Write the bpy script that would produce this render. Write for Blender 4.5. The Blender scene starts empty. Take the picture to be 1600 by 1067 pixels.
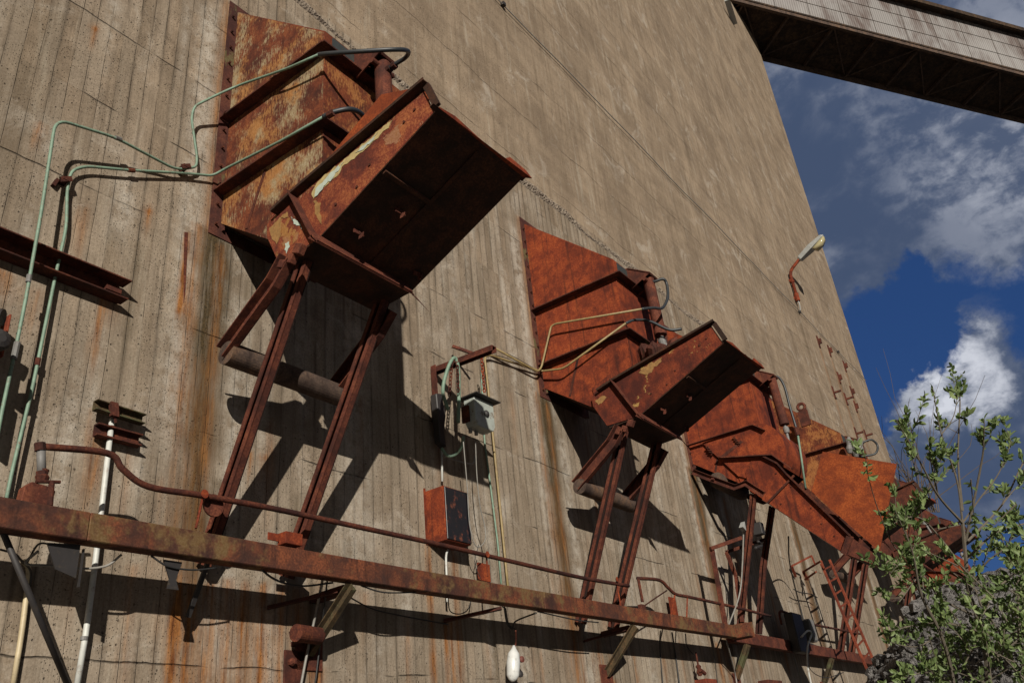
import bpy, math, random
import numpy as np
from mathutils import Vector, Matrix
random.seed(7); RNG=np.random.default_rng(7)
SC=bpy.context.scene; COL=SC.collection
R_=math.radians
# ------------------------------------------------------------------ camera
PPX,PPY=800.,533.5
VX=np.array([1860.,1120.]); VZ=np.array([530.,-1971.])   # vanishing points of the wall and of the verticals
FPX=math.sqrt(-((VX[0]-PPX)*(VZ[0]-PPX)+(VX[1]-PPY)*(VZ[1]-PPY)))
_x=np.array([VX[0]-PPX,VX[1]-PPY,FPX]); _x/=np.linalg.norm(_x)
_z=np.array([VZ[0]-PPX,VZ[1]-PPY,FPX]); _z/=np.linalg.norm(_z)
_y=np.cross(_z,_x); RM=np.array([_x,_y,_z]); CAM=np.array([0.,-6.,1.7])
cd=bpy.data.cameras.new('camera'); co=bpy.data.objects.new('camera',cd); COL.objects.link(co)
cd.sensor_width=36; cd.lens=FPX/1600*36; cd.clip_start=.05; cd.clip_end=3000
right=RM@np.array([1,0,0]); down=RM@np.array([0,1,0]); fwd=RM@np.array([0,0,1])
M=Matrix(((right[0],-down[0],-fwd[0],CAM[0]),(right[1],-down[1],-fwd[1],CAM[1]),(right[2],-down[2],-fwd[2],CAM[2]),(0,0,0,1)))
co.matrix_world=M; SC.camera=co
def ray(px,py): return RM@np.array([(px-PPX)/FPX,(py-PPY)/FPX,1.])
def at(px,py,d=0.):       # point at distance d in front of the wall (wall is the plane y=0)
    r=ray(px,py); return tuple(CAM+r*((-d-CAM[1])/r[1]))
def atx(px,py,x):         # point on the plane x
    r=ray(px,py); return tuple(CAM+r*((x-CAM[0])/r[0]))
def atd(px,py,t): return tuple(CAM+ray(px,py)*t)
# ------------------------------------------------------------------ sun, sky, exposure
SUN=Vector((-1.035,-1.,.52)).normalized()
sl=bpy.data.lights.new('sun','SUN'); sl.energy=4.2; sl.angle=R_(.5); sl.color=(1,.93,.82)
so=bpy.data.objects.new('sun',sl); COL.objects.link(so); so.rotation_euler=SUN.to_track_quat('Z','Y').to_euler()
SC.view_settings.view_transform='Standard'; SC.view_settings.look='None'; SC.view_settings.gamma=1
SC.view_settings.exposure=.42
W=bpy.data.worlds.new('World'); SC.world=W; W.use_nodes=True
def node(nt,typ,**kw):
    n=nt.nodes.new(typ)
    for k,v in kw.items(): setattr(n,k,v)
    return n
class NT:
    """tiny helper for building node trees"""
    def __init__(s,nt): s.nt=nt
    def n(s,t,**k): return node(s.nt,t,**k)
    def link(s,a,b): s.nt.links.new(a,b)
    def _in(s,sock,v):
        if isinstance(v,bpy.types.NodeSocket): s.link(v,sock)
        elif isinstance(v,(tuple,list)) and sock.type=='RGBA' and len(v)==3: sock.default_value=(*v,1)
        else: sock.default_value=v
    def math(s,op,a,b=0.,c=None,clamp=False):
        m=s.n('ShaderNodeMath',operation=op,use_clamp=clamp); s._in(m.inputs[0],a); s._in(m.inputs[1],b)
        if c is not None: s._in(m.inputs[2],c)
        return m.outputs[0]
    def vmath(s,op,a,b=(0,0,0)):
        m=s.n('ShaderNodeVectorMath',operation=op); s._in(m.inputs[0],a); s._in(m.inputs[1],b)
        return m.outputs['Value'] if op in('DOT_PRODUCT','LENGTH') else m.outputs[0]
    def mix(s,f,a,b,bt='MIX'):
        m=s.n('ShaderNodeMix',data_type='RGBA',blend_type=bt); s._in(m.inputs[0],f); s._in(m.inputs[6],a); s._in(m.inputs[7],b); return m.outputs[2]
    def ramp(s,v,a,b,lo=0.,hi=1.,smooth=True):
        m=s.n('ShaderNodeMapRange',clamp=True); m.interpolation_type='SMOOTHSTEP' if smooth else 'LINEAR'
        s._in(m.inputs[0],v); m.inputs[1].default_value=a; m.inputs[2].default_value=b; m.inputs[3].default_value=lo; m.inputs[4].default_value=hi; return m.outputs[0]
    def noise(s,vec,scale,detail=4,rough=.55,dist=0.):
        m=s.n('ShaderNodeTexNoise'); s._in(m.inputs['Vector'],vec); m.inputs['Scale'].default_value=scale; m.inputs['Detail'].default_value=detail
        m.inputs['Roughness'].default_value=rough; m.inputs['Distortion'].default_value=dist; return m.outputs['Fac']
    def voro(s,vec,scale,feat='F1',out='Distance',rnd=1.):
        m=s.n('ShaderNodeTexVoronoi',feature=feat); s._in(m.inputs['Vector'],vec); m.inputs['Scale'].default_value=scale; m.inputs['Randomness'].default_value=rnd
        return m.outputs[out]
    def scale(s,vec,sc): return s.vmath('MULTIPLY',vec,sc)
    def attr(s,name):
        m=s.n('ShaderNodeAttribute',attribute_name=name); return m.outputs['Fac']
wn=NT(W.node_tree); W.node_tree.nodes.clear()
sky=wn.n('ShaderNodeTexSky',sky_type='NISHITA'); sky.sun_disc=False; sky.sun_elevation=math.asin(SUN.z); sky.sun_rotation=math.atan2(SUN.x,SUN.y)
sky.air_density=1.; sky.dust_density=.3; sky.ozone_density=3.
tc=wn.n('ShaderNodeTexCoord').outputs['Generated']
D=wn.vmath('NORMALIZE',tc)
sepd=wn.n('ShaderNodeSeparateXYZ'); wn.link(D,sepd.inputs[0])
_wt=wn.n('ShaderNodeTexNoise'); wn.link(D,_wt.inputs['Vector']); _wt.inputs['Scale'].default_value=7.; _wt.inputs['Detail'].default_value=7; _wt.inputs['Roughness'].default_value=.62
DW=wn.vmath('NORMALIZE',wn.vmath('ADD',D,wn.scale(wn.vmath('SUBTRACT',_wt.outputs['Color'],(.5,.5,.5)),(.26,.26,.16))))
def blob(px,py,r0,r1):     # a soft round patch of sky centred on the direction seen there, radii in degrees
    c=ray(px,py); c=c/np.linalg.norm(c)
    return wn.ramp(wn.vmath('DOT_PRODUCT',DW,tuple(float(q) for q in c)),math.cos(R_(r1)),math.cos(R_(r0)))
flat=wn.scale(D,(1.,1.,1.6))
n1=wn.noise(flat,3.2,8,.56,.5); n2=wn.noise(wn.vmath('ADD',flat,(3.1,1.7,.4)),9.,9,.6,.3); n3=wn.noise(flat,2.1,3,.5,.6)
dens=wn.math('ADD',wn.math('MULTIPLY',n1,.7),wn.math('ADD',wn.math('MULTIPLY',n2,.38),wn.math('MULTIPLY',wn.noise(flat,24.,8,.62,.3),.12)))
for s,b in ((.40,blob(1390,190,4,16)),(.26,blob(1560,60,3,14)),(.20,blob(1570,300,2,9)),(.2,blob(1380,370,1,6)),(-.34,blob(1390,520,1,5.)),(-.40,blob(1520,470,2,7.2)),(-.25,blob(1330,620,1,4)),
            (.30,blob(1510,650,1.5,6.5)),(.36,blob(1600,690,4,9)),(.30,blob(1410,670,1,5)),(.2,blob(1480,770,1,6)),(-.50,blob(1590,880,1.5,5))):
    dens=wn.math('ADD',dens,wn.math('MULTIPLY',b,s))
cl=wn.ramp(dens,.57,.83)
shade=wn.math('ADD',wn.math('MULTIPLY',wn.noise(wn.vmath('ADD',flat,(.05,-.03,.06)),5.5,8,.55,.4),1.),0.)
bright=wn.math('ADD',wn.ramp(shade,.44,.66,0,.20),wn.math('ADD',wn.math('MULTIPLY',blob(1495,605,.4,3.6),.62),wn.math('ADD',wn.math('MULTIPLY',blob(1545,265,.5,9),.20),wn.math('MULTIPLY',blob(1410,640,.4,3.),.5))))
bright=wn.math('MULTIPLY',bright,wn.ramp(wn.math('ADD',wn.math('MULTIPLY',n2,.6),wn.math('MULTIPLY',wn.noise(flat,26.,8,.62,.3),.4)),.42,.57,.10,1.3))
cloudc=wn.mix(wn.math('MINIMUM',bright,1.),(.050,.074,.135),(.56,.58,.64))
skyc=wn.mix(1.,sky.outputs[0],(.022,.029,.050),'MULTIPLY')
skyc=wn.mix(.70,skyc,(.016,.050,.152))
view=blob(1450,500,35,60)
col=wn.mix(cl,skyc,cloudc); col=wn.mix(view,(.098,.098,.098),col)
bg=wn.n('ShaderNodeBackground'); wn.link(col,bg.inputs[0]); bg.inputs[1].default_value=.85
wo=wn.n('ShaderNodeOutputWorld'); wn.link(bg.outputs[0],wo.inputs[0])
# ------------------------------------------------------------------ materials
MAT={}
def newmat(name):
    m=bpy.data.materials.new(name); m.use_nodes=True; m.node_tree.nodes.clear(); t=NT(m.node_tree)
    p=t.n('ShaderNodeBsdfPrincipled'); o=t.n('ShaderNodeOutputMaterial'); t.link(p.outputs[0],o.inputs[0]); MAT[name]=m
    return t,p
def bump(t,p,h,strength=.5,dist=.01,prev=None):
    b=t.n('ShaderNodeBump'); b.inputs['Strength'].default_value=strength; b.inputs['Distance'].default_value=dist; t._in(b.inputs['Height'],h)
    if prev is not None: t.link(prev,b.inputs['Normal'])
    t.link(b.outputs[0],p.inputs['Normal']); return b.outputs[0]
def pos(t,rnd=True):
    g=t.n('ShaderNodeNewGeometry').outputs['Position']
    if not rnd: return g
    oi=t.n('ShaderNodeObjectInfo'); c=t.n('ShaderNodeCombineXYZ')
    for i,k in enumerate((17.,9.,23.)): t.link(t.math('MULTIPLY',oi.outputs['Random'],k),c.inputs[i])
    return t.vmath('ADD',g,c.outputs[0])
def rust(name,deep=(.055,.016,.010),mid=(.165,.043,.018),hot=(.30,.090,.026),paint=None,pamt=.5,paint2=None,dirt=.35,streak=4.,fine=1.,rough=.85,bs=.35,hotpos=.5,pedge=.05,grainy=.45,iso=False):
    t,p=newmat(name); v=pos(t)
    big=t.noise(v,1.5,4,.6,.4); midn=t.noise(v,6.5,6,.62,.4); fin=t.noise(v,55*fine,4,.7); st=t.noise(t.scale(v,(14.,14.,14./streak/3.)),1.,5,.6,.2)
    c=t.mix(t.ramp(t.math('ADD',t.math('MULTIPLY',big,.5),t.math('MULTIPLY',midn,.5)),.36,.60),deep,mid)
    c=t.mix(t.math('MULTIPLY',t.ramp(t.math('ADD',t.math('MULTIPLY',midn,.55),t.math('MULTIPLY',fin,.45)),hotpos-.05,hotpos+.14),t.ramp(big,.35,.65)),c,hot)
    c=t.mix(t.math('MULTIPLY',t.ramp(st,.52,.70),dirt),c,(.022,.010,.008))
    c=t.mix(t.ramp(fin,.30,.75,0,.40),t.mix(1.,c,(.5,.42,.4),'MULTIPLY'),t.mix(1.,c,(1.25,1.2,1.15),'MULTIPLY'))
    h=t.math('ADD',t.math('MULTIPLY',fin,.5),t.math('MULTIPLY',midn,.8))
    if paint:
        blot=t.noise(v if iso else t.scale(v,(1.,1.,.30)),5. if iso else 9.,8,.68,.7); big2=t.noise(v,2.1,4,.6)
        s2=t.noise(v,16.,6,.7) if iso else t.noise(t.scale(v,(46.,46.,13.)),1.,6,.75)
        f=t.math('ADD',t.math('ADD',t.math('MULTIPLY',blot,1-grainy),t.math('MULTIPLY',s2,grainy)),t.math('MULTIPLY',t.math('SUBTRACT',big2,.5),.9))
        m=t.ramp(f,1-pamt-pedge,1-pamt+pedge)
        pc=paint if not paint2 else t.mix(t.ramp(t.noise(v,3.,4,.6),.42,.58),paint,paint2)
        pc=t.mix(t.ramp(fin,.35,.7,0,.6),t.mix(1.,pc,(.62,.5,.36),'MULTIPLY'),pc)
        c=t.mix(m,c,pc); h=t.math('ADD',h,t.math('MULTIPLY',m,.5))
    t.link(c,p.inputs['Base Color']); p.inputs['Roughness'].default_value=rough; p.inputs['Specular IOR Level'].default_value=.25
    bump(t,p,h,bs,.006)
    return MAT[name]
rust('rust_orange',(.12,.025,.012),(.27,.053,.018),(.38,.092,.026),dirt=.55,streak=6.)
rust('rust_cheek',(.19,.042,.013),(.31,.069,.017),(.42,.112,.025),dirt=.12,fine=.8,bs=.5)
rust('rust_dark',(.040,.015,.012),(.105,.032,.020),(.19,.062,.028),dirt=.4)
rust('rust_grey',(.060,.045,.038),(.125,.098,.080),(.19,.12,.07),dirt=.4,bs=.6)
rust('rust_groove_shade',(.012,.007,.006),(.024,.011,.008),(.05,.02,.012),dirt=.5)  # darkened rust: the shade inside the leg grooves is put into the colour
rust('rust_brown',(.060,.022,.016),(.14,.042,.026),(.22,.078,.040),dirt=.4)
rust('rust_peel',(.070,.022,.014),(.17,.045,.020),(.26,.090,.034),paint=(.36,.19,.075),pamt=.475,paint2=(.34,.30,.21),dirt=.45,pedge=.09,grainy=.86)
rust('rust_peel_low',(.080,.022,.012),(.19,.047,.018),(.27,.085,.03),paint=(.33,.15,.055),pamt=.435,dirt=.4,pedge=.08,grainy=.85)
rust('spout_paint',(.085,.023,.017),(.23,.052,.026),(.38,.14,.050),paint=(.32,.17,.06),pamt=.40,paint2=(.30,.16,.10),dirt=.25,pedge=.012,bs=.6,iso=True)
rust('spout_plain',(.075,.018,.012),(.19,.040,.018),(.30,.072,.025),paint=(.38,.26,.10),pamt=.33,dirt=.35,pedge=.015,iso=True)
rust('beam_rust',(.060,.030,.024),(.165,.060,.032),(.29,.10,.042),paint=(.165,.115,.058),pamt=.415,dirt=.55,pedge=.10,streak=2.,iso=True)
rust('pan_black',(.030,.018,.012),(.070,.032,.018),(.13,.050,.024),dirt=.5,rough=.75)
rust('flange_rust',(.055,.022,.020),(.125,.045,.032),(.17,.07,.04),paint=(.13,.12,.065),pamt=.36,dirt=.3)
rust('green_rust',(.06,.05,.03),(.11,.09,.045),(.18,.10,.05),paint=(.10,.115,.065),pamt=.46,dirt=.6,iso=True)
rust('red_paint',(.14,.035,.02),(.27,.065,.032),(.36,.10,.045),dirt=.3)
def plain(name,c,rough=.5,var=.35,metal=0.,sc=9.,dirt=(.06,.045,.03),dirtf=.5,bs=.2):
    t,p=newmat(name); v=pos(t)
    a=t.noise(v,sc,6,.65,.3); b=t.noise(v,60,3,.6)
    cc=t.mix(t.ramp(a,.3,.7,0,var),c,tuple(q*.45 for q in c)); cc=t.mix(t.math('MULTIPLY',t.ramp(t.noise(v,sc*1.7,5,.7),.54,.70),dirtf),cc,dirt)
    t.link(cc,p.inputs['Base Color']); p.inputs['Roughness'].default_value=rough; p.inputs['Metallic'].default_value=metal
    bump(t,p,t.math('ADD',a,t.math('MULTIPLY',b,.3)),bs,.004)
    return MAT[name]
plain('paint_cream',(.40,.31,.14),.6,.5,dirtf=.6,dirt=(.20,.08,.03),sc=20); plain('paint_mint',(.38,.44,.38),.6,.35,dirtf=.4,dirt=(.2,.1,.05),sc=20); plain('paint_ochre',(.27,.145,.045),.7,.7,dirtf=.8,dirt=(.16,.05,.02),sc=26)
plain('green_pipe',(.16,.245,.18),.6,.5,dirtf=.75,dirt=(.13,.075,.045),sc=16)
plain('yellow_pipe',(.26,.19,.08),.55,.5,dirtf=.7,dirt=(.12,.06,.03),sc=14)
plain('rubber',(.022,.026,.030),.5); plain('cable_black',(.02,.02,.02),.6); plain('cable_grey',(.22,.21,.19),.6)
plain('white_conduit',(.50,.51,.48),.5,.35,dirtf=.6,dirt=(.18,.09,.05)); plain('beige_conduit',(.46,.38,.24),.5,.3)
plain('grey_box',(.33,.36,.33),.5,.3,dirtf=.8,dirt=(.12,.075,.04),sc=7); plain('dark_lid',(.035,.03,.025),.7)
plain('black_door',(.012,.011,.012),.45,.3,dirtf=1.,dirt=(.14,.045,.025),sc=5); plain('steel_grey',(.15,.145,.14),.6,.4)
plain('lamp_metal',(.30,.31,.30),.4,.3,dirtf=.35); plain('lamp_glass',(.34,.30,.17),.18,.2,dirtf=.4); plain('flask_white',(.55,.56,.55),.35,.3,dirtf=.4)
plain('red_knob',(.13,.035,.025),.6); plain('dark_plate',(.03,.035,.035),.6,.3); plain('blue_lens',(.03,.05,.12),.15,.1); plain('dark_steel',(.025,.022,.022),.6)
plain('bark',(.12,.10,.075),.9,.5,sc=25); plain('twig',(.085,.065,.05),.9,.4)
# leaves
t,p=newmat('leaf'); oi=t.attr('tone')
c=t.mix(oi,(.060,.100,.030),(.185,.240,.090)); t.link(c,p.inputs['Base Color']); p.inputs['Roughness'].default_value=.55
p.inputs['Transmission Weight'].default_value=0.; p.inputs['Specular IOR Level'].default_value=.4
tl=t.n('ShaderNodeBsdfTranslucent'); t.link(t.mix(1.,c,(.9,1.1,.4),'MULTIPLY'),tl.inputs[0]); ms=t.n('ShaderNodeMixShader'); ms.inputs[0].default_value=.22
out=[n for n in t.nt.nodes if n.type=='OUTPUT_MATERIAL'][0]; t.link(p.outputs[0],ms.inputs[1]); t.link(tl.outputs[0],ms.inputs[2]); t.link(ms.outputs[0],out.inputs[0])
# concrete of the big wall
t,p=newmat('concrete'); g=pos(t,False); sp=t.n('ShaderNodeSeparateXYZ'); t.link(g,sp.inputs[0]); X,Y,Z=sp.outputs
wob=t.math('MULTIPLY',t.math('SUBTRACT',t.noise(g,.9,2),.5),.035)
xw=t.math('ADD',X,wob); BW=.137
bi=t.math('FLOOR',t.math('DIVIDE',xw,BW)); fr=t.math('FRACT',t.math('DIVIDE',xw,BW))
pourw=t.math('ADD',Z,t.math('MULTIPLY',t.math('SUBTRACT',t.noise(g,1.3,4,.6),.5),.10))
zi=t.math('FLOOR',t.math('DIVIDE',t.math('ADD',pourw,.07),.95)); zf=t.math('FRACT',t.math('DIVIDE',t.math('ADD',pourw,.07),.95))
cb=t.n('ShaderNodeCombineXYZ'); t.link(bi,cb.inputs[0]); t.link(zi,cb.inputs[2])
wn_=t.n('ShaderNodeTexWhiteNoise',noise_dimensions='3D'); t.link(cb.outputs[0],wn_.inputs['Vector']); bt=wn_.outputs['Value']
low=t.ramp(t.math('ADD',Z,t.math('MULTIPLY',t.math('SUBTRACT',t.noise(g,3.,4),.5),.12)),10.98,10.92)     # 1 below the big joint: board marked; 0 above: floated
edge=t.math('MINIMUM',fr,t.math('SUBTRACT',1.,fr))
gap=t.math('MULTIPLY',t.ramp(edge,.038,.0),t.ramp(t.noise(t.scale(g,(4.,4.,1.0)),1.,4,.7),.42,.62))
grain=t.noise(t.scale(g,(55.,55.,2.2)),1.,5,.65,.3); fineN=t.noise(g,45,5,.7); med=t.noise(g,3.1,7,.62,.5); larg=t.noise(g,.55,4,.6,.4)
strk=t.noise(t.scale(g,(7.,7.,.55)),1.,6,.62,.25)
base=t.mix(t.ramp(med,.34,.66),(.175,.138,.100),(.300,.243,.182))
base=t.mix(t.math('MULTIPLY',low,t.ramp(bt,0,1,0,.55)),base,(.33,.292,.24))
base=t.mix(t.math('MULTIPLY',low,t.ramp(t.math('FRACT',t.math('MULTIPLY',bt,7.3)),.5,1.,0,.5)),base,(.140,.114,.084))
# greyer and paler lower down, browner high up (weathering of the pours)
base=t.mix(t.ramp(Z,10.5,3.2,0,.35),base,(.30,.266,.218))
upc=t.mix(t.ramp(t.math('ADD',t.math('MULTIPLY',t.noise(t.scale(g,(.9,.9,.5)),1.,9,.66,.5),.6),t.math('MULTIPLY',t.noise(t.scale(g,(.45,.45,4.)),1.,7,.72,.5),.4)),.38,.62),(.195,.153,.112),(.315,.254,.188))
base=t.mix(t.ramp(low,0,1,1.,0.),base,upc)
base=t.mix(t.ramp(strk,.50,.68,0,.48),base,(.115,.088,.060)); base=t.mix(t.ramp(strk,.46,.30,0,.50),base,(.38,.35,.29))
base=t.mix(t.math('MULTIPLY',t.ramp(t.noise(g,1.3,9,.72,.9),.54,.68),.6),base,(.44,.41,.36)); base=t.mix(t.math('MULTIPLY',t.ramp(t.noise(t.scale(g,(3.,3.,11.)),1.,7,.72,1.5),.60,.70),.4),base,(.42,.37,.30)); base=t.mix(t.math('MULTIPLY',t.ramp(t.noise(g,11.,6,.72,.8),.56,.70),.35),base,(.12,.095,.07))
base=t.mix(t.ramp(larg,.35,.7,0,.30),base,(.140,.110,.080))
base=t.mix(t.ramp(grain,.4,.75,0,.26),base,(.09,.075,.06))
base=t.mix(t.math('MULTIPLY',t.math('MULTIPLY',gap,low),.48),base,(.055,.045,.036))
base=t.mix(t.math('MULTIPLY',t.math('MULTIPLY',t.ramp(edge,.24,.0),low),t.ramp(t.noise(t.scale(g,(5.,5.,.8)),1.,4,.6),.40,.62,0,.6)),base,(.08,.066,.05))
# pour joints
jl=t.math('MULTIPLY',t.ramp(t.math('MINIMUM',zf,t.math('SUBTRACT',1.,zf)),.011,.0),t.ramp(t.noise(t.scale(g,(1.0,1.0,1.0)),1.,3,.6),.49,.57))
joint=t.math('MULTIPLY',jl,low)
# upper lifts: long wandering seams
zf2=t.math('FRACT',t.math('DIVIDE',t.math('ADD',Z,t.math('MULTIPLY',t.noise(g,.8,4,.6),.35)),1.27))
jl2=t.math('MULTIPLY',t.ramp(zf2,.018,.0),t.ramp(t.noise(g,.7,4,.6),.40,.52))
joint=t.math('MAXIMUM',joint,t.math('MULTIPLY',t.math('MULTIPLY',t.math('SUBTRACT',1.,low),jl2),.6))
xf2=t.math('FRACT',t.math('DIVIDE',t.math('ADD',X,t.math('MULTIPLY',t.noise(g,.5,4,.6),.5)),2.9))
joint=t.math('MAXIMUM',joint,t.math('MULTIPLY',t.math('MULTIPLY',t.math('SUBTRACT',1.,low),t.ramp(xf2,.006,.0)),t.ramp(t.noise(g,.9,3,.6),.5,.6)))
base=t.mix(t.math('MULTIPLY',joint,.8),base,(.045,.038,.03))
# blow holes
pv=t.voro(g,17.,rnd=1.); pc2=t.voro(g,17.,out='Color'); sc_=t.n('ShaderNodeSeparateColor'); t.link(pc2,sc_.inputs[0])
hole=t.math('MULTIPLY',t.ramp(pv,.16,.09),t.ramp(sc_.outputs[0],.55,.64))
pv2=t.voro(g,48.); hole2=t.math('MULTIPLY',t.ramp(pv2,.24,.10),t.ramp(t.noise(g,2.3,3),.40,.56)); hole=t.math('MAXIMUM',hole,hole2)
base=t.mix(t.math('MULTIPLY',hole,.7),base,(.040,.033,.026))
# mapped stains held by the mesh
wet=t.attr('wet'); rs=t.attr('rust'); wh=t.attr('white')
brk=t.ramp(t.math('ADD',t.math('MULTIPLY',t.noise(t.scale(g,(26.,26.,2.)),1.,6,.65,.2),.75),t.math('MULTIPLY',med,.25)),.30,.66)
base=t.mix(t.math('MULTIPLY',t.math('MULTIPLY',wh,t.ramp(t.noise(g,7,6,.7),.35,.6)),.7),base,(.50,.49,.45))
base=t.mix(t.math('MULTIPLY',wet,t.math('ADD',.55,t.math('MULTIPLY',brk,.6)),clamp=True),base,t.mix(t.ramp(fineN,.35,.7),(.030,.024,.013),(.105,.074,.036)))
rc=t.mix(t.ramp(t.noise(t.scale(g,(20.,20.,3.)),1.,4,.6),.35,.65),(.13,.048,.016),(.30,.135,.042))
base=t.mix(t.math('MULTIPLY',rs,t.math('ADD',.22,t.math('MULTIPLY',brk,.95)),clamp=True),base,rc)
base=t.mix(t.ramp(fineN,.32,.68,0,.5),base,t.mix(1.,base,(.50,.48,.45),'MULTIPLY'))
base=t.mix(1.,base,(1.05,1.0,.955),'MULTIPLY'); t.link(base,p.inputs['Base Color']); p.inputs['Roughness'].default_value=.93; p.inputs['Specular IOR Level'].default_value=.2
b0=bump(t,p,t.math('SUBTRACT',t.math('ADD',t.math('MULTIPLY',fineN,.35),t.math('ADD',t.math('MULTIPLY',grain,t.math('MULTIPLY',low,.30)),t.math('MULTIPLY',med,.5))),t.math('MULTIPLY',hole,1.6)),.85,.010)
b1=bump(t,p,t.math('SUBTRACT',t.math('MULTIPLY',t.math('MULTIPLY',bt,low),.7),t.math('ADD',t.math('MULTIPLY',t.math('MULTIPLY',gap,low),1.),t.math('MULTIPLY',joint,2.))),.8,.010,b0)
b2=bump(t,p,t.noise(t.scale(g,(1.3,1.3,1.6)),1.,7,.62,.4),.42,.05,b1)
t,p=newmat('rubble'); v=pos(t); vc=t.voro(v,22.,out='Color'); s_=t.n('ShaderNodeSeparateColor'); t.link(vc,s_.inputs[0])
t.link(t.mix(s_.outputs[0],(.13,.10,.076),(.245,.20,.155)),p.inputs['Base Color']); p.inputs['Roughness'].default_value=.95
bump(t,p,t.math('ADD',t.voro(v,22.),t.noise(v,60,3)),1.,.02)
t,p=newmat('gravel'); v=pos(t); vc=t.voro(v,16.,out='Color'); s_=t.n('ShaderNodeSeparateColor'); t.link(vc,s_.inputs[0])
t.link(t.mix(t.noise(v,2.,4),t.mix(s_.outputs[0],(.04,.038,.038),(.19,.18,.18)),t.mix(s_.outputs[1],(.06,.055,.05),(.20,.19,.18))),p.inputs['Base Color']); p.inputs['Roughness'].default_value=.95
bump(t,p,t.math('ADD',t.math('MULTIPLY',t.voro(v,16.),-1.),t.math('MULTIPLY',t.voro(v,70.),-.4)),1.,.05)
t,p=newmat('corrugated'); v=pos(t,False)
GD=np.array([.794,-.602,-.089]); GD/=np.linalg.norm(GD)
al=t.vmath('DOT_PRODUCT',v,tuple(float(q) for q in GD)); wv=t.math('SINE',t.math('MULTIPLY',al,2*math.pi/.14))
nz=t.noise(t.scale(v,(.8,.8,.25)),1.,7,.65,.3); nz2=t.noise(v,.25,4,.6)
c=t.mix(t.ramp(nz,.40,.62),(.20,.19,.185),(.085,.060,.052)); c=t.mix(t.ramp(nz2,.42,.62,0,.7),c,(.25,.24,.235)); c=t.mix(t.ramp(wv,-.9,.9,0,.35),c,t.mix(1.,c,(.6,.58,.58),'MULTIPLY'))
t.link(c,p.inputs['Base Color']); p.inputs['Roughness'].default_value=.7; bump(t,p,wv,.5,.03)
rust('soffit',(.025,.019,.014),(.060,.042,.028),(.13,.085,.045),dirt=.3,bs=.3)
t,p=newmat('moss'); v=pos(t); t.link(t.mix(t.noise(v,30,4),(.05,.09,.02),(.12,.17,.05)),p.inputs['Base Color']); p.inputs['Roughness'].default_value=.9
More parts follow.
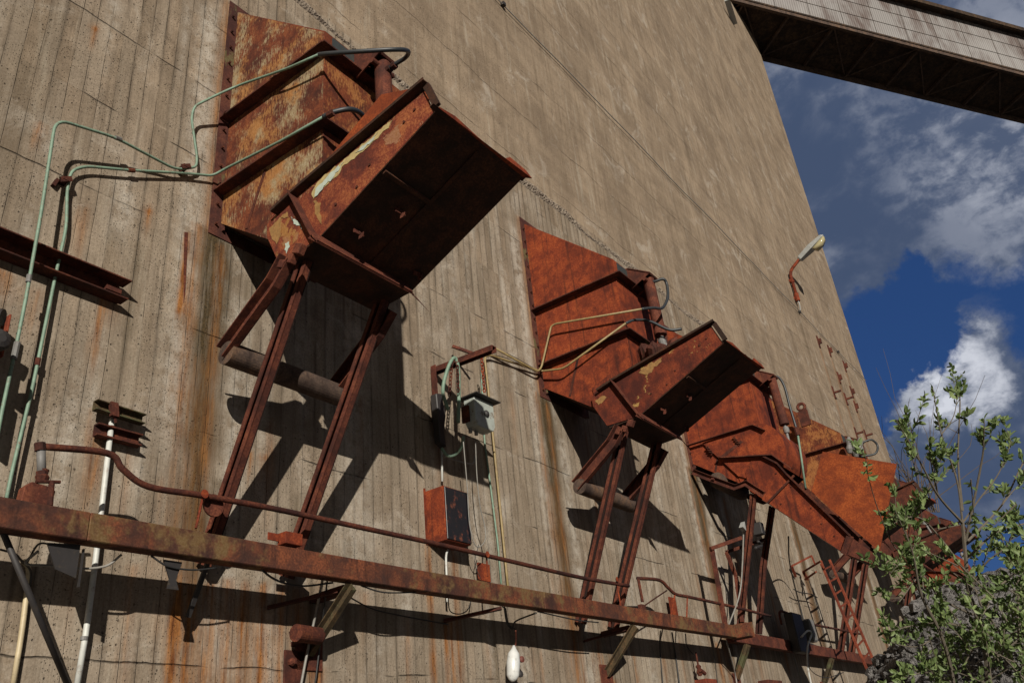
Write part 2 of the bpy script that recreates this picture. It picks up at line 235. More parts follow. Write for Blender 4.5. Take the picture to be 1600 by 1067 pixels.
# ------------------------------------------------------------------ mesh helpers
class MB:
    def __init__(s): s.v=[]; s.f=[]
    def add(s,vs,fs):
        o=len(s.v); s.v+= [tuple(map(float,q)) for q in vs]; s.f+=[tuple(i+o for i in f) for f in fs]; return s
    def prism(s,poly,axis,a,b):
        """poly: 2-D points in the plane normal to axis ('x': (out,z), 'y': (x,z) with a,b outward, 'z': (x,out)); extruded a..b"""
        n=len(poly)
        def pt(q,w):
            if axis=='x': return (w,-q[0],q[1])
            if axis=='y': return (q[0],-w,q[1])
            return (q[0],-q[1],w)
        vs=[pt(q,a) for q in poly]+[pt(q,b) for q in poly]
        fs=[tuple(range(n)),tuple(range(2*n-1,n-1,-1))]+[(i,i+n,(i+1)%n+n,(i+1)%n) for i in range(n)]
        return s.add(vs,fs)
    def box(s,x0,x1,o0,o1,z0,z1): return s.prism([(o0,z0),(o1,z0),(o1,z1),(o0,z1)],'x',x0,x1)
    def obox(s,c,ux,uy,uz):
        c=np.array(c,float); ux,uy,uz=(np.array(q,float) for q in (ux,uy,uz)); vs=[]
        for k in (-1,1):
            for j in (-1,1):
                for i in (-1,1): vs.append(c+i*ux+j*uy+k*uz)
        return s.add(vs,[(0,2,3,1),(4,5,7,6),(0,1,5,4),(2,6,7,3),(0,4,6,2),(1,3,7,5)])
    def bar(s,a,b,w,h,up=(0,0,1)):
        a=np.array(a,float); b=np.array(b,float); d=b-a; L=np.linalg.norm(d); d/=L; u=np.array(up,float)
        r=np.cross(d,u); 
        if np.linalg.norm(r)<1e-4: r=np.cross(d,np.array([0,1.,0]))
        r/=np.linalg.norm(r); u=np.cross(r,d)
        return s.obox((a+b)/2,d*L/2,r*w/2,u*h/2)
    def channel(s,a,b,w,dp,th,open_dir=(0,0,1)):
        """C section from a to b: web w wide with two flanges dp deep towards open_dir"""
        a=np.array(a,float); b=np.array(b,float); d=(b-a)/np.linalg.norm(b-a); o=np.array(open_dir,float); o-=d*np.dot(o,d); o/=np.linalg.norm(o); r=np.cross(d,o)
        s.bar(a,b,w,th,o)
        for k in (-1,1):
            off=r*k*(w/2-th/2-.0007)+o*(dp/2+th*.5+.0004); s.bar(a+off,b+off,th,dp,o)
        return s
    def tube(s,pts,r,n=8,caps=True):
        pts=[np.array(q,float) for q in pts]; P=[pts[0]]
        for q in pts[1:]:
            if np.linalg.norm(q-P[-1])>1e-5: P.append(q)
        pts=P; m=len(pts); rr=r if hasattr(r,'__len__') else [r]*m
        t=[None]*m
        for i in range(m):
            a=pts[max(i-1,0)]; b=pts[min(i+1,m-1)]; q=b-a; t[i]=q/(np.linalg.norm(q)+1e-9)
        u=np.cross(t[0],[0,0,1.]); 
        if np.linalg.norm(u)<.05: u=np.cross(t[0],[1.,0,0])
        u/=np.linalg.norm(u); vs=[]
        for i in range(m):
            u=u-t[i]*np.dot(u,t[i]); u/=np.linalg.norm(u)+1e-9; w=np.cross(t[i],u)
            for k in range(n):
                a=2*math.pi*k/n; vs.append(pts[i]+(u*math.cos(a)+w*math.sin(a))*rr[min(i,len(rr)-1)])
        fs=[(i*n+k,i*n+(k+1)%n,(i+1)*n+(k+1)%n,(i+1)*n+k) for i in range(m-1) for k in range(n)]
        if caps: fs+=[tuple(range(n-1,-1,-1)),tuple((m-1)*n+k for k in range(n))]
        return s.add(vs,fs)
    def cyl(s,a,b,r,n=20,r2=None): return s.tube([a,b],[r,r if r2 is None else r2],n)
    def lathe(s,prof,c,axis=(0,0,1),n=20):
        """prof: (height along axis, radius)"""
        a=np.array(axis,float); a/=np.linalg.norm(a); c=np.array(c,float)
        return s.tube([c+a*h+a*1e-6*i for i,(h,_) in enumerate(prof)],[max(r,.0005) for _,r in prof],n)
def fillet(pts,r,n=6):
    pts=[np.array(q,float) for q in pts]; out=[pts[0]]
    for i in range(1,len(pts)-1):
        a,b,c=pts[i-1],pts[i],pts[i+1]; l1=np.linalg.norm(a-b); l2=np.linalg.norm(c-b); q=min(r,l1*.45,l2*.45)
        p0=b+(a-b)/l1*q; p1=b+(c-b)/l2*q
        for k in range(n+1):
            t_=k/n; out.append(p0*(1-t_)**2+b*2*t_*(1-t_)+p1*t_*t_)
    out.append(pts[-1]); return out
def smooth(pts,n=8):
    pts=[np.array(q,float) for q in pts]; P=[2*pts[0]-pts[1]]+pts+[2*pts[-1]-pts[-2]]; out=[]
    for i in range(1,len(P)-2):
        for k in range(n):
            t_=k/n; out.append(.5*((2*P[i])+(-P[i-1]+P[i+1])*t_+(2*P[i-1]-5*P[i]+4*P[i+1]-P[i+2])*t_*t_+(-P[i-1]+3*P[i]-3*P[i+1]+P[i+2])*t_**3))
    out.append(pts[-1]); return out
def ribbon(pts,w):
    """closed 2-D outline of a band of width w around an open polyline"""
    L=[];Rr=[]; n=len(pts)
    for i in range(n):
        a=np.array(pts[max(i-1,0)],float); b=np.array(pts[min(i+1,n-1)],float); d=(b-a)/np.linalg.norm(b-a); nn=np.array([-d[1],d[0]])
        ww=w[i] if hasattr(w,'__len__') else w
        q=np.array(pts[i],float); L.append(tuple(q+nn*ww/2)); Rr.append(tuple(q-nn*ww/2))
    return L+Rr[::-1]
def offset_line(pts,o):
    out=[]; n=len(pts)
    for i in range(n):
        a=np.array(pts[max(i-1,0)],float); b=np.array(pts[min(i+1,n-1)],float); d=(b-a)/np.linalg.norm(b-a); nn=np.array([-d[1],d[0]]); out.append(tuple(np.array(pts[i],float)+nn*o))
    return out
def obj(name,mb,mat,parent=None,smooth_=False,bevel=0.,recentre=True):
    me=bpy.data.meshes.new(name); vs=np.array(mb.v,float); org=np.zeros(3)
    if parent is None and recentre: org=np.array([(vs[:,0].min()+vs[:,0].max())/2,(vs[:,1].min()+vs[:,1].max())/2,vs[:,2].min()]); vs=vs-org
    elif parent is not None and parent.get('_w'): pass
    me.from_pydata([tuple(q) for q in vs],[],mb.f); me.update()
    import bmesh
    bm=bmesh.new(); bm.from_mesh(me); bmesh.ops.recalc_face_normals(bm,faces=bm.faces); bm.to_mesh(me); bm.free()
    o=bpy.data.objects.new(name,me); COL.objects.link(o); me.materials.append(MAT[mat] if isinstance(mat,str) else mat); o.location=org
    if smooth_: me.polygons.foreach_set('use_smooth',[True]*len(me.polygons))
    if bevel:
        b=o.modifiers.new('bevel','BEVEL'); b.width=bevel; b.segments=1; b.limit_method='ANGLE'
    if parent is not None: o.parent=parent
    return o
def tag(o,label,cat,group=None,kind=None):
    if label: o['label']=label
    if cat: o['category']=cat
    if group: o['group']=group
    if kind: o['kind']=kind
    return o
def thing(name,label,cat,loc=(0,0,0),group=None):
    o=bpy.data.objects.new(name,None); COL.objects.link(o); o.location=loc; o.empty_display_size=.2; return tag(o,label,cat,group)
def part(name,mb,mat,root,smooth_=False,bevel=0.):
    """mb is in world coordinates; the part is stored relative to its root"""
    par=root; off=np.zeros(3)
    while par is not None: off+=np.array(par.location); par=par.parent
    m2=MB(); m2.v=[tuple(np.array(q)-off) for q in mb.v]; m2.f=mb.f
    return obj(name,m2,mat,root,smooth_,bevel)
def lump(mb,amp,seed=0):
    r=np.random.default_rng(seed); mb.v=[tuple(np.array(q)+r.normal(0,amp,3)) for q in mb.v]; return mb
# ------------------------------------------------------------------ ground
gm=MB(); N=60; xs=np.linspace(-120,260,N); ys=np.linspace(-300,-.0,N)
for x in xs:
    for y in list(ys)+[]: gm.v.append((x,y,RNG.normal(0,.02)))
gm.f=[(i*N+j,(i+1)*N+j,(i+1)*N+j+1,i*N+j+1) for i in range(N-1) for j in range(N-1)]
tag(obj('ground',gm,'gravel'),None,None,kind='structure')
gm2=MB(); gm2.add([(-1500,-1500,-.06),(1800,-1500,-.06),(1800,1500,-.06),(-1500,1500,-.06)],[(0,1,2,3)]); tag(obj('ground',gm2,'gravel'),None,None,kind='structure')
# ------------------------------------------------------------------ the concrete building
bld=thing('concrete_building','huge windowless board-marked concrete silo building filling the left of the picture, streaked with rust','building',(10,0,0))
def axis_pts(segs):
    out=[]
    for a,b,s in segs: out+=list(np.arange(a,b-1e-6,s))
    out.append(segs[-1][1]); return np.array(out)
gx=axis_pts([(-14,1.4,.7),(1.4,16,.05),(16,35.1,.1)]); gz=axis_pts([(-.1,2.4,.5),(2.4,11.2,.055),(11.2,16,.12),(16,48,.8)])
GX,GZ=np.meshgrid(gx,gz,indexing='ij')
yy=np.zeros_like(GX)
verts=np.stack([GX,yy,GZ],-1).reshape(-1,3); nz_=len(gz); nx_=len(gx)
idx=np.arange(nx_*nz_).reshape(nx_,nz_)
quads=np.stack([idx[:-1,:-1],idx[1:,:-1],idx[1:,1:],idx[:-1,1:]],-1).reshape(-1,4)
me=bpy.data.meshes.new('wall'); me.vertices.add(len(verts)+8); V8=[(35.1,0,-.1),(35.1,26,-.1),(-14,26,-.1),(35.1,0,48),(35.1,26,48),(-14,26,48),(-14,0,-.1),(-14,0,48)]
vv=np.concatenate([verts,np.array(V8,float)]); me.vertices.foreach_set('co',vv.ravel()); o0=len(verts)
extra=[(o0,o0+1,o0+4,o0+3),(o0+1,o0+2,o0+5,o0+4),(o0+2,o0+6,o0+7,o0+5),(o0+3,o0+4,o0+5,o0+7)]
allf=np.concatenate([quads,np.array(extra)]); me.loops.add(allf.size); me.loops.foreach_set('vertex_index',allf.ravel())
me.polygons.add(len(allf)); me.polygons.foreach_set('loop_start',np.arange(0,allf.size,4)); me.polygons.foreach_set('loop_total',np.full(len(allf),4)); me.update(calc_edges=True)
def sm(a): return np.clip(a,0,1)**2*(3-2*np.clip(a,0,1))
def streak(x,zt,zb,w,s,soft=.5,drift=0.):
    xx=GX-(x+drift*(zt-GZ)); h=np.exp(-(xx/w)**2)
    wv=1+.35*np.sin(GZ*7.3+x*9)+.2*np.sin(GZ*17+x*3)
    v=sm((zt-GZ)/.06)*sm((GZ-zb)/soft)
    return np.clip(h**(1/np.clip(wv,.5,2)),0,1)*v*s
rustA=np.zeros_like(GX); wetA=np.zeros_like(GX); whA=np.zeros_like(GX)
for ox in (3.99,9.67,14.7,20.2,25.9,31.4):
    first=ox<5
    wetA=np.maximum(wetA,streak(ox+.04,6.80,2.3,.15,1.1,1.8,.02)); wetA=np.maximum(wetA,streak(ox+.16,6.75,4.9,.13,1.1,1.0))
    rustA=np.maximum(rustA,streak(ox-.13,6.8,3.6,.06,.7,1.4)); rustA=np.maximum(rustA,streak(ox+.14,6.7,2.5,.05,.7,2.2)); rustA=np.maximum(rustA,streak(ox-.02,5.4,2.2,.17,.35,1.))
    fr_=np.exp(-((GX-(ox-.02))/.07)**2)*sm((GZ-6.7)/.1)*sm((10.0-GZ)/.1); rustA=np.maximum(rustA,fr_*.7)
    whA=np.maximum(whA,np.exp(-((GX-(ox-.22))/.13)**2)*sm((GZ-4.)/1)*sm((9.8-GZ)/.3)*.8)
    whA=np.maximum(whA,streak(ox+.42,6.2,2.2,.12,.7,1.)); whA=np.maximum(whA,streak(ox+1.9,6.5,3.,.25,.5,1.))
for a in ((3.05,5.72,4.7,.035,1.,.6),(3.12,5.7,5.2,.09,.6,.4),(2.25,5.55,5.1,.12,.9,.4),(2.55,5.5,4.9,.06,.5,.4),(3.765,6.62,5.62,.038,1.5,.15),(3.79,6.2,4.4,.06,.4,.9),
          (3.17,4.45,3.7,.05,.9,.4),(3.12,4.66,4.0,.04,.6,.4),(3.45,4.4,3.6,.03,.4,.4),
          (3.98,3.42,1.9,.045,1.6,.4),(4.10,3.42,1.9,.07,1.0,.4),(4.28,3.45,1.8,.035,1.2,.4),(4.45,3.5,2.,.05,.9,.4),(4.62,3.5,1.8,.035,1.2,.4),(4.80,3.5,1.9,.055,1.2,.4),(5.0,3.5,1.9,.05,.9,.4),(5.2,3.5,2.3,.08,.8,.5),(5.42,2.85,1.9,.08,1.3,.3),(4.02,3.5,2.7,.12,.5,.6),
          (6.98,4.2,2.2,.035,1.3,.8),(7.42,4.15,2.2,.035,1.1,.8),(7.2,3.4,2.2,.03,1.1,.6),(7.3,3.4,2.,.05,.9,.6),(6.6,3.4,2.2,.04,.5,.6),
          (8.95,3.2,2.2,.03,.5,.5),(10.35,3.4,2.2,.07,.9,.5),(10.6,2.9,2.,.10,1.,.5),(9.75,3.8,2.1,.07,.9,.9),(9.9,3.6,2.1,.05,.7,.8),(11.3,3.3,2.1,.05,.6,.5),(12.2,3.3,2.2,.07,.5,.5),(14.3,3.6,2.2,.08,.9,.6),(14.6,3.6,2.2,.06,.8,.6),
          (8.9,6.6,5.4,.04,.35,.8),(2.28,3.5,2.2,.05,.5,.6),(1.7,4.,2.,.1,.4,.6),(3.6,3.5,2.2,.05,.5,.6),(16.1,6.5,2.4,.08,.8,1.5),(17.6,4.8,2.6,.06,.8,1.)):
    rustA=np.maximum(rustA,streak(*a))
rustA=np.maximum(rustA,np.exp(-((GX-4.6)/.62)**4)*sm((3.5-GZ)/.3)*.42)
for k in range(60):
    q=(RNG.uniform(1.8,17),RNG.uniform(3.2,6.6),0,RNG.uniform(.02,.07),RNG.uniform(.2,.6)); (rustA if k%2 else wetA)[:]=np.maximum(rustA if k%2 else wetA,streak(q[0],q[1],q[1]-RNG.uniform(.5,2.2),q[3],q[4],.8))
for x,z in ((28.6,14.66),(29.93,14.78),(31.81,14.79),(30.17,13.76),(28.64,12.69),(30.27,12.95),(31.64,13.65),(31.51,13.01)):
    rustA=np.maximum(rustA,streak(x,z,z-2.6,.10,.6,1.6)); wetA=np.maximum(wetA,streak(x+.2,z,z-3.,.12,.35,1.6))
wetA=np.maximum(wetA,streak(26.8,15.2,10.,.12,.4,2.)); wetA=np.maximum(wetA,streak(2.1,8.6,5.9,.2,.25,1.2)); wetA=np.maximum(wetA,np.exp(-((GX-10.6)/.25)**2)*sm((3.3-GZ)/.1)*.5)
for q in ((148,45),(410,716),(390,714),(62,200),(232,330),(700,300),(940,720),(855,640)):
    a=at(*q); rustA=np.maximum(rustA,1.3*np.exp(-(((GX-a[0])/.035)**2+((GZ-a[2])/.045)**2))); rustA=np.maximum(rustA,streak(a[0],a[2],a[2]-.35,.025,.8,.3))
blot=np.zeros_like(GX)
for k in range(150):
    cx=RNG.uniform(1.5,20); cz=RNG.uniform(2.5,10.5); w=RNG.uniform(.03,.13); L=RNG.uniform(.15,.8); s=RNG.uniform(.3,.9)
    whA=np.maximum(whA,np.exp(-((GX-cx)/w)**2-((GZ-cz)/L)**2)*s)
for n_,A in (('rust',rustA),('wet',wetA),('white',whA)):
    at_=me.attributes.new(n_,'FLOAT','POINT'); at_.data.foreach_set('value',np.concatenate([np.clip(A,0,1.6).ravel(),np.zeros(8)]))
me.transform(Matrix.Translation((-10,0,0)))
wall=bpy.data.objects.new('wall',me); COL.objects.link(wall); me.materials.append(MAT['concrete']); wall.parent=bld
# broken rough joint above the chutes: exposed aggregate
jm=MB(); nxs=900; prof=9
for i in range(nxs):
    x=1.6+i*(17.4/nxs); env=.35+.65*max(0,math.sin(x*1.9)*.5+.5+.3*math.sin(x*5.1)); 
    for k in range(prof):
        a=k/(prof-1); z=10.76+.20*a*env+ .02*math.sin(x*3)+.02; bul=math.sin(math.pi*a)
        jm.v.append((x+RNG.normal(0,.004),-(.001+ (RNG.uniform(-.003,.045)*env+.006)*(bul if 0<k<prof-1 else 0))+.002*(k in(0,prof-1)),z+RNG.normal(0,.004)))
jm.f=[(i*prof+k,(i+1)*prof+k,(i+1)*prof+k+1,i*prof+k+1) for i in range(nxs-1) for k in range(prof-1)]
part('rough_joint',jm,'rubble',bld)
# ------------------------------------------------------------------ loading chutes
CZ=dict(peel='rust_peel',low='rust_peel_low',plain='rust_orange',dark='rust_brown')
def bolt(mb,c,ax=(0,-1,0),r=.016,h=.02): 
    a=np.array(ax,float); c=np.array(c,float); mb.cyl(c,c+a*h,r,6)
def hook(mb,c,s=1.):
    c=np.array(c,float); mb.obox(c+np.array([0,0,-.02]),(.05*s,0,.004),(0,.006,0),(0,0,.02*s)); mb.obox(c+np.array([.03*s,-.01,-.04*s]),(.012,.0,.02*s),(0,.02*s,0),(0.004,0,.022*s)); mb.cyl(c+np.array([.0,0,.0]),c+np.array([.05*s,-.02,-.05*s]),.008,6)
def chute(ox,label,mode,body,side,cheek=False,detail=2,oz=0.):
    root=thing('loading_chute',label,'chute',(ox,0,oz),'rusty loading chutes bolted to the concrete wall')
    def P(name,mb,mat,par=root,**k): return obj(name,mb,mat,par,**k)
    BX0,BX1=.11,1.2
    # flange bolted to the wall
    m=MB(); m.prism([(-.02,6.72),(.13,6.72),(.13,9.86),(.0,9.96)],'y',0.,.012); m.prism([(.13,9.86),(1.25,8.2+1.68),(1.25,9.98),(.0,9.962)],'y',0.,.012)
    m.prism([(1.2,6.75),(1.34,6.75),(1.34,9.9),(1.2,9.9)],'y',0.,.012); m.box(.0,1.25,.0,.011,6.72,6.86)
    m.box(.118,.130,.012,.05,6.8,9.84)
    fl=P('flange',m,'flange_rust')
    if detail>0:
        m=MB()
        for k in range(13): m=MB(); bolt(m,(.045,-.012,6.85+k*.24),r=.014,h=.035); P('bolt',m,'rust_dark',fl)
    # body shell
    th=.012
    m=MB(); prof=[(0,9.88),(1.45,8.49),(1.46,6.62),(.83,6.28),(0,6.9)]
    m.prism(prof,'x',BX0,BX0+th); 
    P('side_panel',m,CZ[body])
    m=MB(); m.prism(prof,'x',BX1-th,BX1); P('side_panel',m,'rust_orange')
    m=MB(); m.box(BX0,BX1,1.452,1.464,6.5,8.50); P('front_panel',m,CZ['low'] if body=='peel' else CZ[body],bevel=.003)
    m=MB(); m.prism([(0,9.885),(1.462,8.504),(1.454,8.494),(0,9.87)],'x',BX0+.013,BX1-.013); P('top_panel',m,'rust_orange')
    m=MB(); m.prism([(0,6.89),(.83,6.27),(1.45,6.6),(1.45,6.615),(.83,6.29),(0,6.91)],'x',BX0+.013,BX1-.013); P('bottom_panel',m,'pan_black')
    # seam strip on the lower side
    if detail>1:
        m=MB(); m.prism(ribbon([(.42,6.62),(.62,7.1),(.66,7.2)],.035),'x',BX0-.008,BX0); P('seam_strip',m,'rust_dark')
        m=MB(); m.prism([(.86,6.26),(1.3,6.6),(1.2,6.75),(.80,6.60)],'x',BX0-.016,BX0-.001); P('patch_plate',m,side if mode=='up' else 'rust_orange')
    # horizontal stiffening ribs: ledge plus upstand
    for z in (8.19,7.24):
        if mode=='down' and z<8: continue
        w=.115; m=MB(); 
        m.box(BX0-w,BX0-.001,.02,1.45,z-.012,z); m.box(BX0-w,BX1+.05,1.4655,1.465+w,z-.012,z)
        m.prism([(BX0-w,1.45),(BX0-.001,1.45),(BX0-.001,1.4655),(BX0-w,1.4655)],'z',z-.012,z)
        m.box(BX0-w-.009,BX0-w-.001,.02,1.45+w,z-.014,z+.004)
        m.box(BX0-w,BX1+.05,1.466+w,1.475+w,z-.014,z+.004)
        P('rib',m,'rust_dark')
        if detail>1:
            m=MB(); m.box(BX0-.028,BX0,.02,1.44,z-.12,z-.1) 
    # plate on the upper front
    if mode!='far' :
        m=MB(); m.box(BX0+.10,BX0+.40,1.466,1.478,8.245,8.47); P('number_plate',m,'dark_plate' )
    # cylinder with its lug
    lugx=.52
    m=MB(); m.prism([(1.465,8.52),(1.84,8.27),(1.50,8.13),(1.465,8.25)],'x',lugx-.02,lugx); m.prism([(1.465,8.52),(1.84,8.27),(1.50,8.13),(1.465,8.25)],'x',lugx+.22,lugx+.24)
    m.prism([(1.466,8.49),(1.50,8.505),(1.84,8.285),(1.82,8.26)],'x',lugx-.02,lugx+.24)
    P('cylinder_bracket',m,'rust_brown',bevel=.003)
    cx=lugx+.12; m=MB()
    zb=7.42
    m.lathe([(0,.03),(.02,.085),(.9,.085),(.905,.092),(.98,.092),(.985,.05),(1.,.045)],(cx,-1.735,8.27),(0,-.02,-1),20)
    m.cyl((cx-.16,-1.74,8.2),(cx+.14,-1.74,8.2),.03,12)
    c=P('hydraulic_cylinder',m,'rust_brown',smooth_=False)
    end=(cx,-1.9,6.7) if mode=='up' else (cx,-1.75,6.75)
    m=MB(); m.cyl((cx,-1.755,7.3),end,.028,10); m.lathe([(0,.05),(.06,.06),(.12,.05)],(cx,-1.76,7.24),(0,0,-1),12); P('piston_rod',m,'steel_grey',c)
    # spout
    SX0,SX1=.05,1.22
    if mode=='up':
        rim=[(.93,6.49),(1.2,6.56),(2.79,6.85)]
        sideP=[(1.2,6.55),(2.72,6.82),(2.82,6.53),(1.46,5.95),(.97,5.97),(.80,6.32),(.80,6.45),(.88,6.52)]
        bottom=[(1.0,5.93),(1.46,5.945),(2.82,6.53),(2.86,6.545)]
    else:
        rim=[(1.40,6.60),(1.62,6.40),(1.74,6.16),(2.51,4.87)]
        sideP=[(1.0,6.42),(1.25,6.72),(1.55,6.45),(1.72,6.16),(2.50,4.86),(2.34,4.63),(1.28,5.77),(1.0,6.05)]
        bottom=[(1.0,6.03),(1.28,5.765),(2.33,4.63),(2.76,4.34)]
    sp=bpy.data.objects.new('spout',None)
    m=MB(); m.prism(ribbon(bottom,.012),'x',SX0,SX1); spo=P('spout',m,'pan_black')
    m=MB(); m.prism(sideP,'x',SX0,SX0+th); P('side_plate',m,side,spo)
    m=MB(); m.prism(sideP,'x',SX1-th,SX1); P('side_plate',m,'rust_dark',spo)
    if mode=='up':
        m=MB(); e=np.array([1.52,5.965]); f_=np.array([2.80,6.515]); m.prism(ribbon([tuple(e+(f_-e)*.0),tuple(e+(f_-e)*1.)],.004),'x',.62,.66); m.v=[(a,b,c-.012) for a,b,c in m.v]; P('seam_strip',m,'pan_black',spo)
        m=MB(); q=e+(f_-e)*.55; m.prism([tuple(q+np.array([0,-.010])),tuple(q+np.array([.035,.006])),tuple(q+np.array([.035,-.01])),tuple(q+np.array([0,-.024]))],'x',SX0+.02,.615); P('seam_strip',m,'pan_black',spo)
    # rim flange, standing out sideways, with turned end
    m=MB(); up=.012
    m.prism(ribbon(rim,up),'x',SX0-.07,SX0+.02); m.prism(ribbon(offset_line(rim,.012),.03),'x',SX0-.078,SX0-.0705)
    pass
    if mode=='up':
        m.prism(ribbon([(2.77,6.836),(2.865,6.555)],.06),'x',SX0-.03,SX0-.0005)
        m.prism(ribbon([(2.83,6.527),(2.87,6.545)],.008),'x',SX0-.07,SX1+.02)
    else:
        m.prism(ribbon([(2.50,4.87),(2.33,4.62)],.10),'x',SX0-.07,SX0-.001)
    P('rim_flange',m,'rust_dark' if mode!='up' else 'pan_black',spo)
    if mode=='up':
        # thin bent lip at the far side of the mouth
        m=MB(); lip=[(2.86,6.51),(2.90,6.535),(2.90,6.60),(2.86,6.60)]
        m.add([(SX0,-2.875,6.55),(SX1*.2,-2.88,6.585),(SX1*.45,-2.875,6.565),(SX1*.75,-2.875,6.558),(SX1*.82,-2.885,6.625),(SX1,-2.90,6.60),(SX1+.07,-2.91,6.545),(SX1,-2.872,6.535),(SX0,-2.872,6.54)],[(0,1,2,3,4,5,6,7,8)])
        lp=P('bent_lip',m,'rust_orange',spo); s=lp.modifiers.new('s','SOLIDIFY'); s.thickness=.008
        # angle rib round the heel
        m=MB(); hb=[(1.16,6.60),(1.50,5.92)]
        m.prism(ribbon(hb,.014),'x',SX0-.085,SX0)
        m.prism([(1.45,5.935),(1.52,5.965),(1.57,5.86),(1.55,5.85)],'x',SX0-.085,SX1*.93)
        P('heel_rib',m,'rust_brown',spo)
        m=MB(); m.prism(ribbon([(1.50,5.92),(1.56,5.845)],.010),'x',SX0-.085,SX1*.95); m.add([(SX1*.9,-1.55,5.86),(SX1+.12,-1.60,5.70),(SX1*.9,-1.60,5.80),(SX1+.02,-1.52,5.87)],[(0,3,1),(0,1,2),(3,1,2),(0,2,3)]); P('heel_strip',m,'rust_brown',spo)
        for (lx,o_,z_) in ((.45,2.05,6.19),(.28,1.72,6.05),(1.10,1.66,6.03)):
            m=MB(); hook(m,(lx,-o_,z_-.005)); P('hook',m,'rust_brown',spo)
        if detail>1:
            for o_,z_ in ((1.7,6.2),(2.1,6.40),(2.5,6.62),(1.95,6.25),(2.62,6.68)): m=MB(); bolt(m,(SX0,-o_,z_),(-1,0,0),.013,.012); P('rivet',m,'rust_dark',spo)
    else:
        m=MB(); m.prism([(2.51,4.87),(2.34,4.63),(2.75,4.35),(2.83,4.49)],'x',SX0-.01,SX0+.004); m.prism(ribbon([(2.33,4.62),(2.52,4.88)],.09),'x',SX0-.05,SX0-.012); P('spout_tip',m,'rust_brown',spo)
        m=MB(); m.prism(ribbon([(1.28,5.77),(1.86,6.12)],.035),'x',SX0-.04,SX0-.001) ; P('heel_rib',m,'rust_dark',spo)
        for o_,z_ in ((1.75,5.95),(1.5,5.7),(2.1,5.2),(2.25,4.95),(1.55,6.25),(2.0,5.5)): m=MB(); bolt(m,(SX0,-o_,z_),(-1,0,0),.014,.014); P('rivet',m,'rust_dark',spo)
        # curved sector plate (gate) above the spout
        arc=[(1.30+.52*math.cos(a),6.73+.55*math.sin(a)) for a in np.linspace(1.45,-.75,14)]
        m=MB(); m.prism([(.30,7.22)]+arc+[(1.2,6.2),(.85,6.4)],'x',BX0-.05,BX0-.036); gt=P('sector_gate',m,'rust_orange')
        m=MB(); m.prism([(.30,7.22)]+arc+[(1.2,6.2),(.85,6.4)],'x',BX1+.036,BX1+.05); P('side_plate',m,'rust_orange',gt)
        m=MB(); m.prism(ribbon(arc,.012),'x',BX0-.035,BX1+.035); P('curved_plate',m,'rust_orange',gt)
        m=MB(); m.prism(ribbon([(.58,6.84),(.66,6.80),(1.58,6.58),(1.86,6.24)],.02),'x',BX0-.16,BX0-.05); P('gate_lever',m,'rust_brown',gt)
        m=MB(); m.prism(ribbon([(.0,7.24),(1.36,7.24),(1.55,7.08)],.014),'x',BX0-.14,BX0-.051); P('rib',m,'rust_brown')
        m=MB(); m.prism([(.62,6.80),(1.1,7.0),(1.05,7.04),(.6,6.86)],'x',BX0-.056,BX0-.0505) ; P('weld_scar',m,'rust_brown',gt)
        for o_,z_ in ((.40,7.08),(.95,7.10)):
            m=MB(); 
            for q in range(3): m.obox((BX0-.07,-o_-.02*q,z_-.05*q),(.02,0,0),(0,.035,.02),(0,.004,.010))
            m.bar((BX0-.06,-o_,z_+.05),(BX0-.06,-o_-.05,z_-.15),.02,.015); P('torn_hinge',m,'rust_dark',gt)
    # inner cheek plate of the gate
    if cheek:
        if mode=='up': pl=[(1.2,6.42),(1.40,6.83),(2.17,7.21),(2.56,7.03),(2.72,6.86),(2.6,6.62),(1.5,6.2)]
        else: pl=[(2.05,5.8),(2.42,6.43),(3.53,5.88),(2.86,4.56)]
        m=MB(); m.prism(pl,'x',.14,.155); P('cheek_plate',m,'rust_cheek')
    # pivot block and lever arms with counterweight roller
    if mode=='up':
        arm=[(1.22,5.84),(1.05,5.66),(.42,5.24)]
        for k,x0 in ((0,-.02),(1,1.22)):
            m=MB(); m.prism(ribbon(arm,.16),'x',x0,x0+.010); 
            for s_ in (-1,1): m.prism(ribbon(offset_line(arm,s_*.075),.012),'x',x0-.075,x0-.0005)
            P('lever_arm',m,'rust_brown')
        m=MB(); m.lathe([(0,.05),(.004,.105),(1.44,.105),(1.445,.05)],(-.06,-.47,5.22),(1,0,0),28); P('counterweight',m,'rust_grey',smooth_=False)
        m=MB()
        for o_,z_,s_ in ((1.38,5.84,.05),(1.28,5.79,.045),(1.18,5.78,.04)): m.obox((-.06,-o_,z_),(.035,0,0),(0,s_*.8,s_*.4),(0,-s_*.5,s_*.8))
        P('pivot_block',m,'rust_brown',bevel=.006)
    else:
        arm=[(.05,6.68),(.30,6.50),(.80,6.16),(1.02,6.18),(1.28,5.90)]
        for k,x0 in ((0,-.08),(1,1.3)):
            m=MB(); m.prism(ribbon(arm,.10),'x',x0,x0+.01)
            for s_ in (-1,1): m.prism(ribbon(offset_line(arm,s_*.05),.010),'x',x0-.05,x0-.0005)
            P('lever_arm',m,'rust_brown')
        m=MB(); m.lathe([(0,.06),(.004,.15),(1.2,.15),(1.205,.05)],(0,-.45,6.42),(1,0,0),28); P('counterweight',m,'rust_grey')
        m=MB(); m.lathe([(0,.02),(.0,.035),(.06,.035),(.061,.01)],(-.16,-.42,6.42),(1,0,0),12); P('pivot_block',m,'rust_brown')
    # legs: channels leaning in to the wall
    if mode=='up': LG=[((.17,-.10,3.52),(.23,-1.16,5.95)),((1.01,-.10,3.52),(1.19,-1.16,5.95))]
    else: LG=[((-.02,-.30,3.75),(.02,-1.08,5.98)),((.85,-.30,3.75),(.98,-.62,4.9),(1.15,-1.0,5.98))]
